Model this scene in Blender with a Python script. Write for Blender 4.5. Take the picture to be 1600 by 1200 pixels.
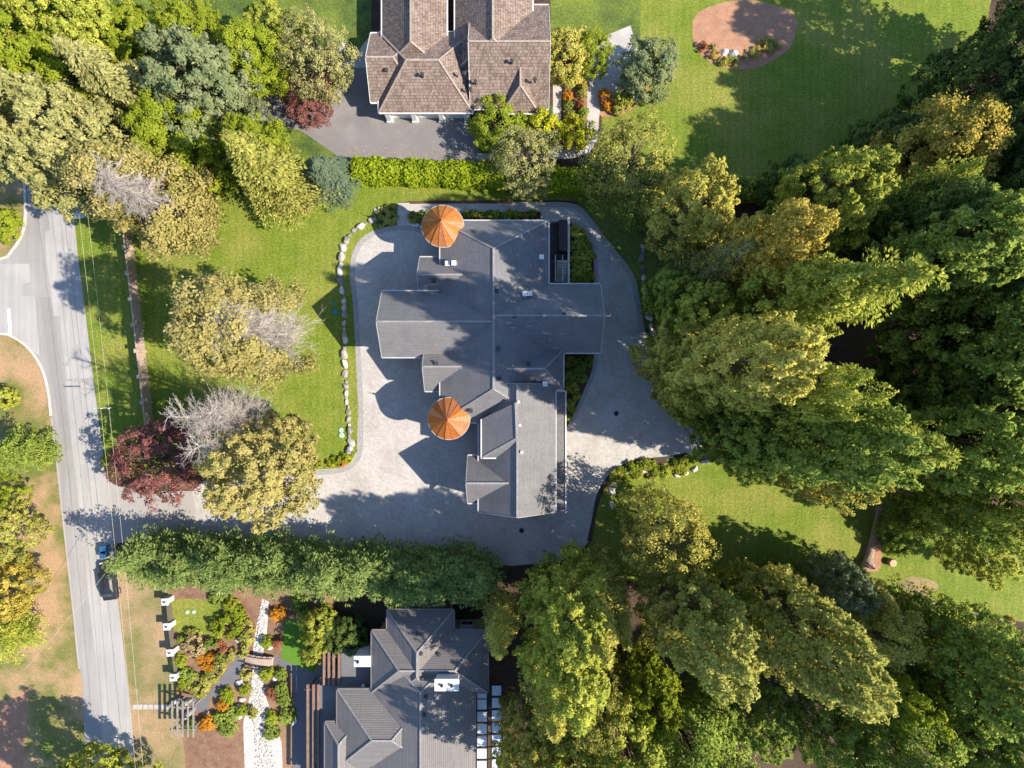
import bpy, math, random
import numpy as np
from mathutils import Vector, Matrix, Quaternion

for o in list(bpy.data.objects): bpy.data.objects.remove(o)
scene = bpy.context.scene
COL = scene.collection
H = 82.0            # camera height above the ground, metres
S = 13.0            # photograph pixels per metre at ground level

# ------------------------------------------------------------------ camera, sky, sun, exposure
cam = bpy.data.cameras.new('camera')
cam.sensor_width = 36.0
cam.lens = 18.0 / (800 / S / H)
cam.clip_end = 3000
camo = bpy.data.objects.new('camera', cam); COL.objects.link(camo)
camo.location = (0, 0, H); camo.rotation_euler = (0, 0, 0)
scene.camera = camo

SUN_EL = math.radians(42.5); SUN_AZ = math.radians(15.5)     # sun stands to the right and slightly below in plan
world = bpy.data.worlds.new('World'); scene.world = world; world.use_nodes = True
wn = world.node_tree; wn.nodes.clear()
sky = wn.nodes.new('ShaderNodeTexSky'); sky.sky_type = 'NISHITA'; sky.sun_disc = False
sky.sun_elevation = SUN_EL; sky.ozone_density = 4.0; sky.dust_density = 0.3; sky.sun_rotation = math.radians(90) + SUN_AZ
bg = wn.nodes.new('ShaderNodeBackground'); bg.inputs[1].default_value = 0.15
wo = wn.nodes.new('ShaderNodeOutputWorld')
wn.links.new(sky.outputs[0], bg.inputs[0]); wn.links.new(bg.outputs[0], wo.inputs[0])
sl = bpy.data.lights.new('sun', 'SUN'); sl.energy = 5.0; sl.angle = math.radians(0.5); sl.color = (1.0, 0.90, 0.76)
so = bpy.data.objects.new('sun', sl); COL.objects.link(so)
sd = Vector((-math.cos(SUN_EL) * math.cos(SUN_AZ), math.cos(SUN_EL) * math.sin(SUN_AZ), -math.sin(SUN_EL)))
so.rotation_mode = 'QUATERNION'; so.rotation_quaternion = sd.to_track_quat('-Z', 'Y'); so.location = (60, -20, 90)
vs = scene.view_settings
scene.display_settings.display_device = 'sRGB'
vs.view_transform = 'Standard'; vs.look = 'None'; vs.exposure = 0.78; vs.gamma = 1.0; vs.use_curve_mapping = False
scene.render.engine = 'CYCLES'
scene.cycles.max_bounces = 5; scene.cycles.diffuse_bounces = 2; scene.cycles.transmission_bounces = 3

# ------------------------------------------------------------------ helpers
def U(px, py, h=0.0):
    f = (H - h) / H
    return ((px - 800) / S * f, (600 - py) / S * f)
def P(px, py, h=0.0):
    x, y = U(px, py, h); return Vector((x, y, h))

def tag(o, label=None, cat=None, group=None, kind=None):
    if label: o['label'] = label
    if cat: o['category'] = cat
    if group: o['group'] = group
    if kind: o['kind'] = kind
    return o
def empty(name, loc, rz=0.0, label=None, cat=None, group=None):
    o = bpy.data.objects.new(name, None); COL.objects.link(o)
    o.empty_display_size = 0.3
    o.location = loc; o.rotation_euler = (0, 0, rz)
    return tag(o, label, cat, group)
def link(name, me, parent=None, m=None):
    o = bpy.data.objects.new(name, me); COL.objects.link(o)
    if parent is not None: o.parent = parent
    if m is not None:
        o.material_slots[0].link = 'OBJECT'; o.material_slots[0].material = m
    return o
def copy_tree(o, parent=None):
    c = o.copy(); COL.objects.link(c); c.parent = parent
    for ch in o.children: copy_tree(ch, c)
    return c

class MB:
    def __init__(s): s.v = []; s.f = []
    def face(s, pts):
        b = len(s.v); s.v += [tuple(p) for p in pts]; s.f.append(tuple(range(b, b + len(pts)))); return s
    def box(s, cx, cy, cz, sx, sy, sz, rz=0.0, taper=1.0):
        b = len(s.v); c, d = math.cos(rz), math.sin(rz)
        for k in (-1, 1):
            t = taper if k > 0 else 1.0
            for i, j in ((-1, -1), (1, -1), (1, 1), (-1, 1)):
                x, y = i * sx / 2 * t, j * sy / 2 * t
                s.v.append((cx + x * c - y * d, cy + x * d + y * c, cz + k * sz / 2))
        s.f += [tuple(b + i for i in q) for q in ((3, 2, 1, 0), (4, 5, 6, 7), (0, 1, 5, 4), (1, 2, 6, 5), (2, 3, 7, 6), (3, 0, 4, 7))]
        return s
    def bar(s, a, b2, w, h):                       # square bar between two points
        a, b2 = Vector(a), Vector(b2); d = (b2 - a).normalized()
        u = Vector((0, 0, 1)).cross(d)
        u = u.normalized() if u.length > 1e-4 else Vector((1, 0, 0)); n = d.cross(u)
        b = len(s.v)
        for p in (a, b2):
            for i, j in ((-1, -1), (1, -1), (1, 1), (-1, 1)): s.v.append(tuple(p + u * (i * w / 2) + n * (j * h / 2)))
        s.f += [tuple(b + i for i in q) for q in ((3, 2, 1, 0), (4, 5, 6, 7), (0, 1, 5, 4), (1, 2, 6, 5), (2, 3, 7, 6), (3, 0, 4, 7))]
        return s
    def prism(s, poly, z0, z1):
        n = len(poly); b = len(s.v)
        s.v += [(x, y, z0) for x, y in poly] + [(x, y, z1) for x, y in poly]
        s.f.append(tuple(b + i for i in range(n - 1, -1, -1))); s.f.append(tuple(b + n + i for i in range(n)))
        for i in range(n):
            j = (i + 1) % n; s.f.append((b + i, b + j, b + n + j, b + n + i))
        return s
    def tube(s, pts, rad, n=5, cap=True):
        pts = [Vector(p) for p in pts]; b = len(s.v); m = len(pts)
        for i, p in enumerate(pts):
            d = (pts[min(i + 1, m - 1)] - pts[max(i - 1, 0)]).normalized()
            u = d.cross(Vector((0.13, 0.29, 0.95)))
            u = u.normalized() if u.length > 1e-3 else Vector((1, 0, 0)); w = d.cross(u)
            r = rad[i] if hasattr(rad, '__len__') else rad
            for k in range(n):
                a = 2 * math.pi * k / n; s.v.append(tuple(p + u * (r * math.cos(a)) + w * (r * math.sin(a))))
        for i in range(m - 1):
            for k in range(n):
                k2 = (k + 1) % n
                s.f.append((b + i * n + k, b + i * n + k2, b + (i + 1) * n + k2, b + (i + 1) * n + k))
        if cap:
            s.f.append(tuple(b + k for k in range(n - 1, -1, -1))); s.f.append(tuple(b + (m - 1) * n + k for k in range(n)))
        return s
    def lathe(s, prof, n=24, cx=0, cy=0):          # prof: (radius, z) pairs
        b = len(s.v)
        for r, z in prof:
            for k in range(n):
                a = 2 * math.pi * k / n; s.v.append((cx + r * math.cos(a), cy + r * math.sin(a), z))
        for i in range(len(prof) - 1):
            for k in range(n):
                k2 = (k + 1) % n; s.f.append((b + i * n + k, b + i * n + k2, b + (i + 1) * n + k2, b + (i + 1) * n + k))
        return s
    def mesh(s, name, m, uv=False, smooth=False):
        me = bpy.data.meshes.new(name); me.from_pydata(s.v, [], s.f)
        if m is not None: me.materials.append(m)
        if uv:
            ul = me.uv_layers.new(name='UVMap')
            for p in me.polygons:
                n = p.normal; u = Vector((0, 0, 1)).cross(n)
                u = u.normalized() if u.length > 1e-3 else Vector((1, 0, 0)); w = n.cross(u)
                for li in p.loop_indices:
                    q = me.vertices[me.loops[li].vertex_index].co; ul.data[li].uv = (q.dot(u), q.dot(w))
        if smooth: me.polygons.foreach_set('use_smooth', [True] * len(me.polygons))
        me.update(); return me
    def build(s, name, m, parent=None, uv=False, smooth=False):
        return link(name, s.mesh(name, m, uv, smooth), parent)

def curve(pts, n=6, closed=False):                 # Catmull-Rom through the points
    pts = [np.array(p, float) for p in pts]; out = []; m = len(pts)
    for i in range(m if closed else m - 1):
        if closed: a, b, c, d = (pts[(i + k - 1) % m] for k in range(4))
        else: a, b, c, d = pts[max(i - 1, 0)], pts[i], pts[i + 1], pts[min(i + 2, m - 1)]
        for k in range(n):
            t = k / n
            out.append(tuple(0.5 * (2 * b + (c - a) * t + (2 * a - 5 * b + 4 * c - d) * t * t + (3 * b - a - 3 * c + d) * t ** 3)))
    if not closed: out.append(tuple(pts[-1]))
    return out
def sheet(name, px, z, m, smooth=0, kind='structure'):
    if smooth: px = curve(px, smooth, True)
    pts = [U(*p) + (z,) for p in px]
    a = sum(pts[i][0] * pts[(i + 1) % len(pts)][1] - pts[(i + 1) % len(pts)][0] * pts[i][1] for i in range(len(pts)))
    if a < 0: pts.reverse()
    o = MB().face(pts).build(name, m); o['kind'] = kind; return o
def ribbon(name, px, w, z0, z1, m, n=6, off=0.0, kind='structure'):   # a strip or kerb along a line
    pts = [Vector(U(*p) + (0,)) for p in (curve(px, n) if n > 1 else px)]
    mb = MB(); L = []; R = []
    for i, p in enumerate(pts):
        d = (pts[min(i + 1, len(pts) - 1)] - pts[max(i - 1, 0)]).normalized(); u = Vector((-d.y, d.x, 0))
        L.append(p + u * (off + w / 2)); R.append(p + u * (off - w / 2))
    for i in range(len(pts) - 1):
        a, b, c, d = R[i], R[i + 1], L[i + 1], L[i]
        mb.face([(q.x, q.y, z1) for q in (a, b, c, d)])
        if z1 - z0 > 0.03:
            mb.face([(a.x, a.y, z0), (b.x, b.y, z0), (b.x, b.y, z1), (a.x, a.y, z1)])
            mb.face([(c.x, c.y, z0), (d.x, d.y, z0), (d.x, d.y, z1), (c.x, c.y, z1)])
    o = mb.build(name, m); o['kind'] = kind; return o

# ------------------------------------------------------------------ materials
MATS = {}
def node_mat(name):
    m = bpy.data.materials.new(name); m.use_nodes = True; nt = m.node_tree; nt.nodes.clear()
    out = nt.nodes.new('ShaderNodeOutputMaterial'); MATS[name] = m
    return m, nt, out
def mixc(nt, fac, a, b, mode='MIX'):
    n = nt.nodes.new('ShaderNodeMix'); n.data_type = 'RGBA'; n.blend_type = mode
    for sock, v in ((n.inputs[0], fac), (n.inputs[6], a), (n.inputs[7], b)):
        if isinstance(v, bpy.types.NodeSocket): nt.links.new(v, sock)
        elif isinstance(v, (int, float)): sock.default_value = v
        else: sock.default_value = tuple(v) + (1,)
    return n.outputs[2]
def noise(nt, co, scale, detail=3.0, lo=0.35, hi=0.65, rough=0.6):
    n = nt.nodes.new('ShaderNodeTexNoise'); n.inputs['Scale'].default_value = scale; n.inputs['Detail'].default_value = detail
    n.inputs['Roughness'].default_value = rough
    nt.links.new(co, n.inputs['Vector'])
    r = nt.nodes.new('ShaderNodeMapRange'); r.inputs[1].default_value = lo; r.inputs[2].default_value = hi
    nt.links.new(n.outputs['Fac'], r.inputs[0]); return r.outputs[0]
def finish(nt, out, col, rough, bumpsock=None, bump=0.0, dist=0.02, metal=0.0, spec=0.3):
    b = nt.nodes.new('ShaderNodeBsdfPrincipled')
    if isinstance(col, bpy.types.NodeSocket): nt.links.new(col, b.inputs['Base Color'])
    else: b.inputs['Base Color'].default_value = tuple(col) + (1,)
    b.inputs['Roughness'].default_value = rough; b.inputs['Metallic'].default_value = metal
    b.inputs['Specular IOR Level'].default_value = spec
    if bumpsock is not None and bump > 0:
        bn = nt.nodes.new('ShaderNodeBump'); bn.inputs['Strength'].default_value = bump; bn.inputs['Distance'].default_value = dist
        nt.links.new(bumpsock, bn.inputs['Height']); nt.links.new(bn.outputs[0], b.inputs['Normal'])
    nt.links.new(b.outputs[0], out.inputs[0]); return b
def mat(name, c1, c2=None, c3=None, scale=1.0, big=0.12, fine=9.0, rough=0.85, bump=0.3, dist=0.02, metal=0.0, spec=0.25, fa=0.22, biglo=0.42, bighi=0.62, streak=None, mow=0.0):
    if name in MATS: return MATS[name]
    m, nt, out = node_mat(name)
    g = nt.nodes.new('ShaderNodeNewGeometry').outputs['Position']
    c2 = c2 or tuple(x * 0.85 for x in c1)
    col = mixc(nt, noise(nt, g, scale), c1, c2)
    if c3: col = mixc(nt, noise(nt, g, big, 4, biglo, bighi), col, c3)
    f = noise(nt, g, fine, 2, 0.25, 0.75)
    col = mixc(nt, 1.0, col, mixc(nt, f, (1 - fa,) * 3, (1 + fa,) * 3), 'MULTIPLY')
    if streak:                                     # wear running lengthwise
        mp = nt.nodes.new('ShaderNodeMapping'); mp.inputs['Scale'].default_value = (streak[0], streak[1], 1); mp.inputs['Rotation'].default_value = (0, 0, streak[2]); nt.links.new(g, mp.inputs['Vector'])
        col = mixc(nt, 1.0, col, mixc(nt, noise(nt, mp.outputs[0], 1.0, 4, .3, .7), (1 - streak[3],) * 3, (1 + streak[3],) * 3), 'MULTIPLY')
    if mow:                                        # mowing lines
        w = nt.nodes.new('ShaderNodeTexWave'); w.inputs['Scale'].default_value = .35; w.inputs['Distortion'].default_value = 1.2; w.inputs['Detail'].default_value = 1.0; nt.links.new(g, w.inputs['Vector'])
        col = mixc(nt, 1.0, col, mixc(nt, w.outputs['Fac'], (1 - mow,) * 3, (1 + mow,) * 3), 'MULTIPLY')
    finish(nt, out, col, rough, f, bump, dist, metal, spec); return m
def brick(name, c1, c2, mortar, w, h, ms=0.01, rz=0.0, uv=True, rough=0.85, bump=0.3, stain=None, stainscale=0.25, fine=14.0, fa=0.15, slo=0.45, shi=0.7):
    if name in MATS: return MATS[name]
    m, nt, out = node_mat(name)
    tc = nt.nodes.new('ShaderNodeTexCoord'); geo = nt.nodes.new('ShaderNodeNewGeometry').outputs['Position']
    mp = nt.nodes.new('ShaderNodeMapping'); mp.inputs['Rotation'].default_value = (0, 0, rz)
    nt.links.new(tc.outputs['UV'] if uv else geo, mp.inputs['Vector'])
    b = nt.nodes.new('ShaderNodeTexBrick'); nt.links.new(mp.outputs[0], b.inputs['Vector'])
    for k, v in (('Color1', c1), ('Color2', c2), ('Mortar', mortar)): b.inputs[k].default_value = tuple(v) + (1,)
    b.inputs['Scale'].default_value = 1.0; b.inputs['Brick Width'].default_value = w; b.inputs['Row Height'].default_value = h
    b.inputs['Mortar Size'].default_value = ms; b.inputs['Mortar Smooth'].default_value = 0.2
    col = b.outputs['Color']
    if stain: col = mixc(nt, noise(nt, geo, stainscale, 5, slo, shi), col, mixc(nt, 1.0, col, stain, 'MULTIPLY'))
    f = noise(nt, geo, fine, 3, 0.25, 0.75)
    col = mixc(nt, 1.0, col, mixc(nt, f, (1 - fa,) * 3, (1 + fa,) * 3), 'MULTIPLY')
    inv = nt.nodes.new('ShaderNodeMath'); inv.operation = 'SUBTRACT'; inv.inputs[0].default_value = 1.0
    nt.links.new(b.outputs['Fac'], inv.inputs[1])
    finish(nt, out, col, rough, inv.outputs[0], bump, 0.02); return m
def leafmat(name, cols, trans=0.3, rv=0.3):
    if name in MATS: return MATS[name]
    m, nt, out = node_mat(name)
    gn = nt.nodes.new('ShaderNodeNewGeometry')
    r = nt.nodes.new('ShaderNodeValToRGB'); els = r.color_ramp.elements
    while len(els) < len(cols): els.new(0.5)
    for i, c in enumerate(cols): els[i].position = i / (len(cols) - 1); els[i].color = tuple(c) + (1,)
    big = noise(nt, gn.outputs['Position'], 0.55, 3, 0.3, 0.7)  # clump noise: leaf tones plus painted light and dark between clumps
    mx = nt.nodes.new('ShaderNodeMath'); mx.operation = 'MULTIPLY_ADD'; mx.inputs[1].default_value = 0.5
    nt.links.new(gn.outputs['Random Per Island'], mx.inputs[0])
    h2 = nt.nodes.new('ShaderNodeMath'); h2.operation = 'MULTIPLY'; h2.inputs[1].default_value = 0.5
    nt.links.new(big, h2.inputs[0]); nt.links.new(h2.outputs[0], mx.inputs[2])
    nt.links.new(mx.outputs[0], r.inputs[0])
    oi = nt.nodes.new('ShaderNodeObjectInfo')
    mr = nt.nodes.new('ShaderNodeMapRange'); mr.inputs[3].default_value = 1 - rv; mr.inputs[4].default_value = 1 + rv * 0.6
    nt.links.new(oi.outputs['Random'], mr.inputs[0])
    hs = nt.nodes.new('ShaderNodeHueSaturation'); nt.links.new(r.outputs[0], hs.inputs['Color']); nt.links.new(mr.outputs[0], hs.inputs['Value'])
    d = nt.nodes.new('ShaderNodeBsdfDiffuse'); t = nt.nodes.new('ShaderNodeBsdfTranslucent'); x = nt.nodes.new('ShaderNodeMixShader')
    x.inputs[0].default_value = trans
    for q in (d, t): nt.links.new(hs.outputs[0], q.inputs[0])
    nt.links.new(d.outputs[0], x.inputs[1]); nt.links.new(t.outputs[0], x.inputs[2]); nt.links.new(x.outputs[0], out.inputs[0])
    return m

# ------------------------------------------------------------------ surface materials
SOIL = mat('soil', (.075, .045, .03), (.05, .03, .02), (.10, .065, .04), scale=.8, fine=5, bump=.6, fa=.35)
GRASS = mat('grass', (.125, .178, .016), (.165, .212, .024), (.25, .24, .052), scale=.6, big=.13, fine=4.5, bump=.6, fa=.42, mow=.05, biglo=.45, bighi=.75)
GRASS2 = mat('grass_verge', (.125, .155, .03), (.22, .185, .065), (.40, .26, .145), scale=.35, big=.13, fine=6, bump=.5, fa=.30, biglo=.44, bighi=.58)
GRASSDRY = mat('grass_dry', (.27, .205, .10), (.16, .165, .05), (.36, .25, .145), scale=.45, big=.16, fine=6, bump=.5, fa=.30, biglo=.42, bighi=.6)
COVER = mat('ground_cover', (.09, .14, .025), (.05, .08, .02), (.16, .2, .03), scale=.6, fine=4, bump=.6, fa=.4)
TURF = mat('artificial_turf', (.10, .21, .02), (.09, .19, .018), scale=2, fine=12, bump=.3, fa=.15)
ROADM = mat('asphalt_road', (.30, .288, .278), (.275, .262, .255), (.335, .318, .308), scale=.25, big=.07, fine=7, bump=.15, fa=.07, streak=(1.6, .07, .12, .10))
ROADL = mat('asphalt_patch', (.37, .357, .345), (.345, .332, .32), (.40, .382, .365), scale=.2, big=.15, fine=7, bump=.15, fa=.06, streak=(1.9, .06, .12, .09))
ROADD = mat('asphalt_seam', (.285, .27, .26), (.26, .25, .24), scale=.2, fine=7, bump=.15, fa=.06)
COURT = mat('asphalt_court', (.215, .20, .198), (.19, .178, .176), (.285, .26, .25), scale=.25, big=.16, fine=7, bump=.15, fa=.08, biglo=.48, bighi=.7)
PAVER = brick('paver', (.51, .485, .455), (.44, .418, .392), (.34, .322, .305), .46, .23, .012, rz=math.radians(38), uv=False, rough=.8, bump=.25, stain=(.80, .785, .77), stainscale=.28, fine=2.2, fa=.10)
PAVEDGE = brick('paver_edge', (.36, .345, .335), (.31, .30, .29), (.22, .21, .2), .3, .3, .012, uv=False, rough=.8, bump=.25, fine=4, fa=.08)
CONC = mat('concrete', (.50, .47, .44), (.44, .42, .39), (.40, .38, .35), scale=.6, big=.3, fine=8, bump=.15, fa=.08)
SLATE = mat('slate_paving', (.17, .165, .175), (.14, .138, .15), scale=.6, fine=8, bump=.15, fa=.08)
BARK = mat('bark_mulch', (.26, .15, .095), (.17, .10, .065), (.30, .18, .11), scale=1.2, fine=8, bump=.7, fa=.4)
BARKR = mat('red_bark_mulch', (.42, .23, .14), (.34, .18, .11), scale=1.0, fine=8, bump=.7, fa=.3)
TRIM = mat('trim_paint', (.52, .515, .51), (.46, .455, .45), scale=1.5, fine=6, rough=.5, bump=.05, fa=.05)
PILLARW = mat('pillar_render', (.62, .60, .565), (.54, .52, .49), scale=2.5, fine=6, bump=.2, fa=.1)
WHITE = mat('white_paint', (.78, .77, .74), (.72, .71, .68), scale=1.5, fine=6, rough=.5, bump=.05, fa=.05)
KERB = mat('kerb_concrete', (.55, .52, .48), (.47, .44, .41), scale=.8, fine=6, bump=.2, fa=.12)
ROCK = mat('boulder_stone', (.50, .47, .43), (.34, .32, .29), (.24, .23, .21), scale=1.6, big=.9, fine=7, bump=.6, fa=.25)
ROCKD = mat('brown_boulder', (.34, .30, .26), (.24, .21, .19), (.16, .15, .14), scale=1.6, big=.9, fine=7, bump=.6, fa=.25)
ROCKW = mat('white_boulder', (.72, .69, .64), (.60, .57, .53), (.42, .40, .37), scale=1.8, big=1.0, fine=7, bump=.6, fa=.2)
PEBBLE = mat('pebble_stone', (.56, .51, .46), (.34, .31, .28), (.68, .64, .59), scale=5, big=3.5, fine=11, bump=.6, fa=.3)
METAL = mat('dark_metal', (.035, .035, .04), rough=.45, metal=.5, bump=.0)
WOODBR = mat('brown_timber', (.27, .17, .125), (.20, .125, .09), scale=2, fine=9, bump=.3, fa=.2)
WOODFENCE = mat('fence_timber', (.50, .385, .31), (.39, .29, .23), (.43, .33, .27), scale=1.4, big=.5, fine=9, bump=.4, fa=.22)
WOODGREY = mat('grey_timber', (.30, .27, .25), (.22, .20, .18), scale=2, fine=9, bump=.3, fa=.2)

# ------------------------------------------------------------------ the setting
g = MB().face([(-400, -400, 0), (400, -400, 0), (400, 400, 0), (-400, 400, 0)]).build('ground', SOIL); g['kind'] = 'structure'
sheet('ground_cover', [(-80, -60), (580, -60), (580, 250), (560, 300), (300, 330), (113, 330), (90, 240), (-80, 240)], .006, COVER)
sheet('lawn', [(112, 335), (240, 300), (330, 295), (480, 330), (540, 290), (1010, 292), (1000, 330), (938, 338), (905, 314), (845, 312), (640, 314), (612, 318), (640, 330), (640, 360), (600, 380), (560, 420), (566, 480), (568, 600), (570, 690), (556, 725), (530, 740), (480, 744), (330, 738), (240, 748), (172, 746), (166, 742), (150, 620), (135, 500), (122, 400)], .010, GRASS)
sheet('lawn', [(905, 262), (925, 250), (940, 218), (940, 130), (1000, 67), (1000, -60), (1560, -60), (1530, 100), (1470, 180), (1350, 260), (1200, 290), (960, 286)], .010, GRASS)
sheet('lawn', [(905, 870), (925, 845), (931, 810), (936, 785), (946, 760), (964, 741), (1000, 728), (1060, 722), (1100, 712), (1300, 745), (1430, 780), (1680, 800), (1680, 985), (1430, 945), (1380, 915), (1100, 915), (1000, 915)], .010, GRASS)
sheet('verge', [(-80, 60), (30, 60), (37, 240), (40, 330), (35, 365), (20, 390), (0, 405), (-80, 412)], .010, GRASS2)
sheet('verge', [(-80, 521), (0, 522), (20, 527), (45, 545), (65, 575), (75, 610), (85, 690), (95, 780), (105, 870), (113, 940), (120, 1010), (128, 1060), (138, 1270), (-80, 1270)], .010, GRASS2)
sheet('verge', [(178, 860), (184, 935), (196, 1040), (206, 1133), (214, 1270), (300, 1270), (276, 1080), (262, 930), (250, 880)], .011, GRASSDRY)
sheet('garden_bed', [(258, 915), (276, 1085), (300, 1270), (520, 1270), (520, 900), (400, 905)], .009, BARK)
# road and its junction
sheet('road', [(70, -60), (95, 150), (106, 260), (115, 330), (122, 400), (135, 500), (147, 600), (160, 700), (166, 742), (172, 800), (177, 860), (184, 935), (196, 1040), (206, 1133), (214, 1270),
      (138, 1270), (128, 1060), (120, 1010), (113, 940), (105, 870), (95, 780), (85, 690), (75, 610), (65, 575), (45, 545), (20, 527), (0, 522), (-200, 521), (-200, 412), (0, 405), (20, 390), (35, 365), (40, 330), (37, 240), (30, 60), (25, -60)], .018, ROADM)
sheet('road_patch', [(75, 330), (115, 330), (122, 400), (135, 500), (142, 560), (146, 590), (104, 592), (97, 537), (94, 494), (82, 494), (80, 460), (72, 400), (70, 362), (79, 360)], .022, ROADL)
sheet('road_patch', [(103, 595), (147, 600), (160, 700), (166, 742), (177, 860), (184, 935), (196, 1040), (206, 1133), (214, 1270), (168, 1270), (158, 1133), (152, 1050), (138, 930), (125, 800), (113, 700)], .022, ROADL)
sheet('road_patch', [(-60, 414), (46, 412), (48, 441), (34, 444), (34, 462), (55, 464), (62, 556), (44, 543), (20, 525), (-60, 519)], .022, ROADL)
sheet('road_patch', [(62, 465), (80, 464), (100, 595), (112, 700), (100, 705), (80, 590)], .023, ROADD)
sheet('road_marking', [(11, 483), (16, 482), (19, 521), (14, 522)], .027, WHITE)
ribbon('kerb', [(30, 60), (37, 240), (40, 330), (35, 365), (20, 390), (0, 405), (-80, 412)], .28, 0, .13, KERB)
ribbon('kerb', [(-80, 520), (0, 521), (20, 526), (45, 544), (65, 574), (75, 609), (80, 650)], .28, 0, .13, KERB)
ribbon('kerb', [(80, 652), (85, 690), (95, 780), (105, 870), (113, 940), (120, 1010), (124, 1045)], .14, 0, .05, ROADL)
# paved forecourt, carried all round the house
PX = [(300, 768), (332, 741), (400, 736), (480, 735), (530, 731), (548, 722), (558, 705), (560, 640), (556, 560), (552, 480), (547, 430), (550, 398), (564, 372), (588, 358), (620, 352), (622, 319), (740, 318), (845, 318), (880, 318), (905, 324),
      (924, 344), (940, 366), (960, 391), (980, 416), (992, 440), (998, 470), (1003, 503), (1011, 540), (1020, 570), (1032, 605), (1052, 640), (1074, 668), (1093, 700), (1076, 710), (1040, 716), (988, 722), (962, 737), (944, 757), (933, 782),
      (927, 815), (920, 846), (905, 864), (870, 878), (800, 884), (740, 878), (640, 866), (550, 858), (420, 846), (300, 838)]
sheet('paved_forecourt', PX, .020, PAVER)
sheet('driveway_apron', [(163, 744), (178, 757), (220, 768), (300, 767), (306, 795), (300, 838), (200, 846), (176, 850)], .021, mat('asphalt_apron', (.36, .335, .31), (.33, .31, .29), scale=.3, fine=6, bump=.15, fa=.06))
ribbon('paving_border', [(332, 743), (400, 738), (480, 737), (530, 733), (549, 724), (560, 705), (562, 640), (558, 560), (554, 480), (549, 430), (552, 399), (566, 374), (590, 360), (622, 354), (650, 356), (672, 366)], .62, .020, .026, PAVEDGE, off=-.15)
ribbon('paving_border', [(800, 319), (845, 320), (880, 320), (904, 326), (922, 346), (938, 368), (958, 393), (978, 418), (990, 441), (996, 470), (1001, 503), (1009, 540), (1018, 570), (1030, 605), (1050, 640), (1072, 668), (1091, 699)], .62, .020, .026, PAVEDGE)
ribbon('paving_border', [(1074, 708), (1040, 714), (988, 720), (960, 735), (942, 755), (931, 781), (925, 814), (918, 845)], .35, .020, .026, mat('dark_edging', (.07, .055, .05), fine=6), off=.1)
ribbon('paving_border', [(892, 343), (915, 358), (928, 385), (931, 415), (931, 443)], .5, .020, .030, PAVEDGE)
ribbon('paving_border', [(933, 552), (928, 580), (916, 610), (903, 640), (889, 668)], .5, .020, .030, PAVEDGE)
# beds and paths close to the house
sheet('garden_bed', [(889, 346), (912, 360), (925, 386), (928, 416), (928, 446), (889, 446)], .027, SOIL)
sheet('garden_bed', [(872, 545), (930, 545), (925, 580), (913, 610), (900, 640), (886, 668), (872, 668)], .027, SOIL)
sheet('garden_bed', [(640, 331), (845, 331), (845, 372), (690, 390), (668, 366), (652, 354), (640, 350)], .027, SOIL)
sheet('garden_bed', [(586, 338), (600, 324), (622, 316), (622, 351), (600, 355), (588, 350)], .015, COVER)
sheet('concrete_path', [(622, 317), (640, 317), (640, 353), (622, 353)], .030, CONC)
sheet('concrete_path', [(640, 319), (843, 318), (843, 331), (690, 332), (640, 331)], .029, CONC)
sheet('garden_bed', [(690, 600), (752, 600), (752, 640), (690, 640)], .027, SOIL)
sheet('ground_cover', [(900, 300), (1100, 290), (1100, 420), (1060, 520), (1080, 620), (1120, 700), (1100, 730), (1040, 720), (980, 560), (960, 430), (900, 340)], .007, COVER)
sheet('ground_cover', [(860, -60), (1010, -60), (1010, 80), (860, 120)], .007, COVER)
sheet('ground_cover', [(170, 825), (420, 820), (800, 860), (930, 850), (930, 920), (760, 960), (180, 930)], .006, SOIL)
# neighbour to the north: asphalt court, paths, beds
sheet('asphalt_court', [(526, 106), (600, 100), (745, 150), (748, 252), (545, 256), (505, 228), (470, 204), (400, 187), (378, 152), (330, 104), (278, 50), (255, -60), (305, -60), (330, 60), (388, 138), (425, 144), (470, 173), (506, 171), (520, 150), (528, 135)], .018, COURT)
sheet('lawn_strip', [(500, 112), (526, 106), (528, 135), (521, 150), (507, 170), (475, 176), (440, 145)], .024, GRASS)
sheet('concrete_path', [(527, 106), (560, 80), (575, 60), (600, 60), (600, 106)], .022, CONC)
sheet('concrete_path', [(918, 100), (935, 60), (985, 40), (1000, 90), (990, 145), (940, 150), (936, 185), (934, 218), (920, 240), (890, 248), (745, 250), (745, 240), (870, 236), (905, 228), (917, 210)], .020, CONC)
sheet('concrete_path', [(864, 100), (879, 100), (876, 190), (874, 240), (864, 240)], .022, CONC)
sheet('garden_bed', [(879, 60), (920, 60), (918, 180), (912, 228), (880, 236)], .014, BARK)
sheet('garden_bed', [(745, 165), (866, 165), (866, 240), (745, 240)], .013, COVER)
sheet('garden_bed', [(935, 150), (990, 143), (1000, 100), (1012, 140), (1000, 160), (975, 178), (950, 182), (936, 178)], .016, BARKR, 3)
sheet('garden_bed', [(1083, 60), (1092, 82), (1115, 99), (1145, 108), (1180, 106), (1212, 92), (1238, 68), (1240, 20), (1160, 0), (1090, 20)], .016, BARKR, 3)
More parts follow.
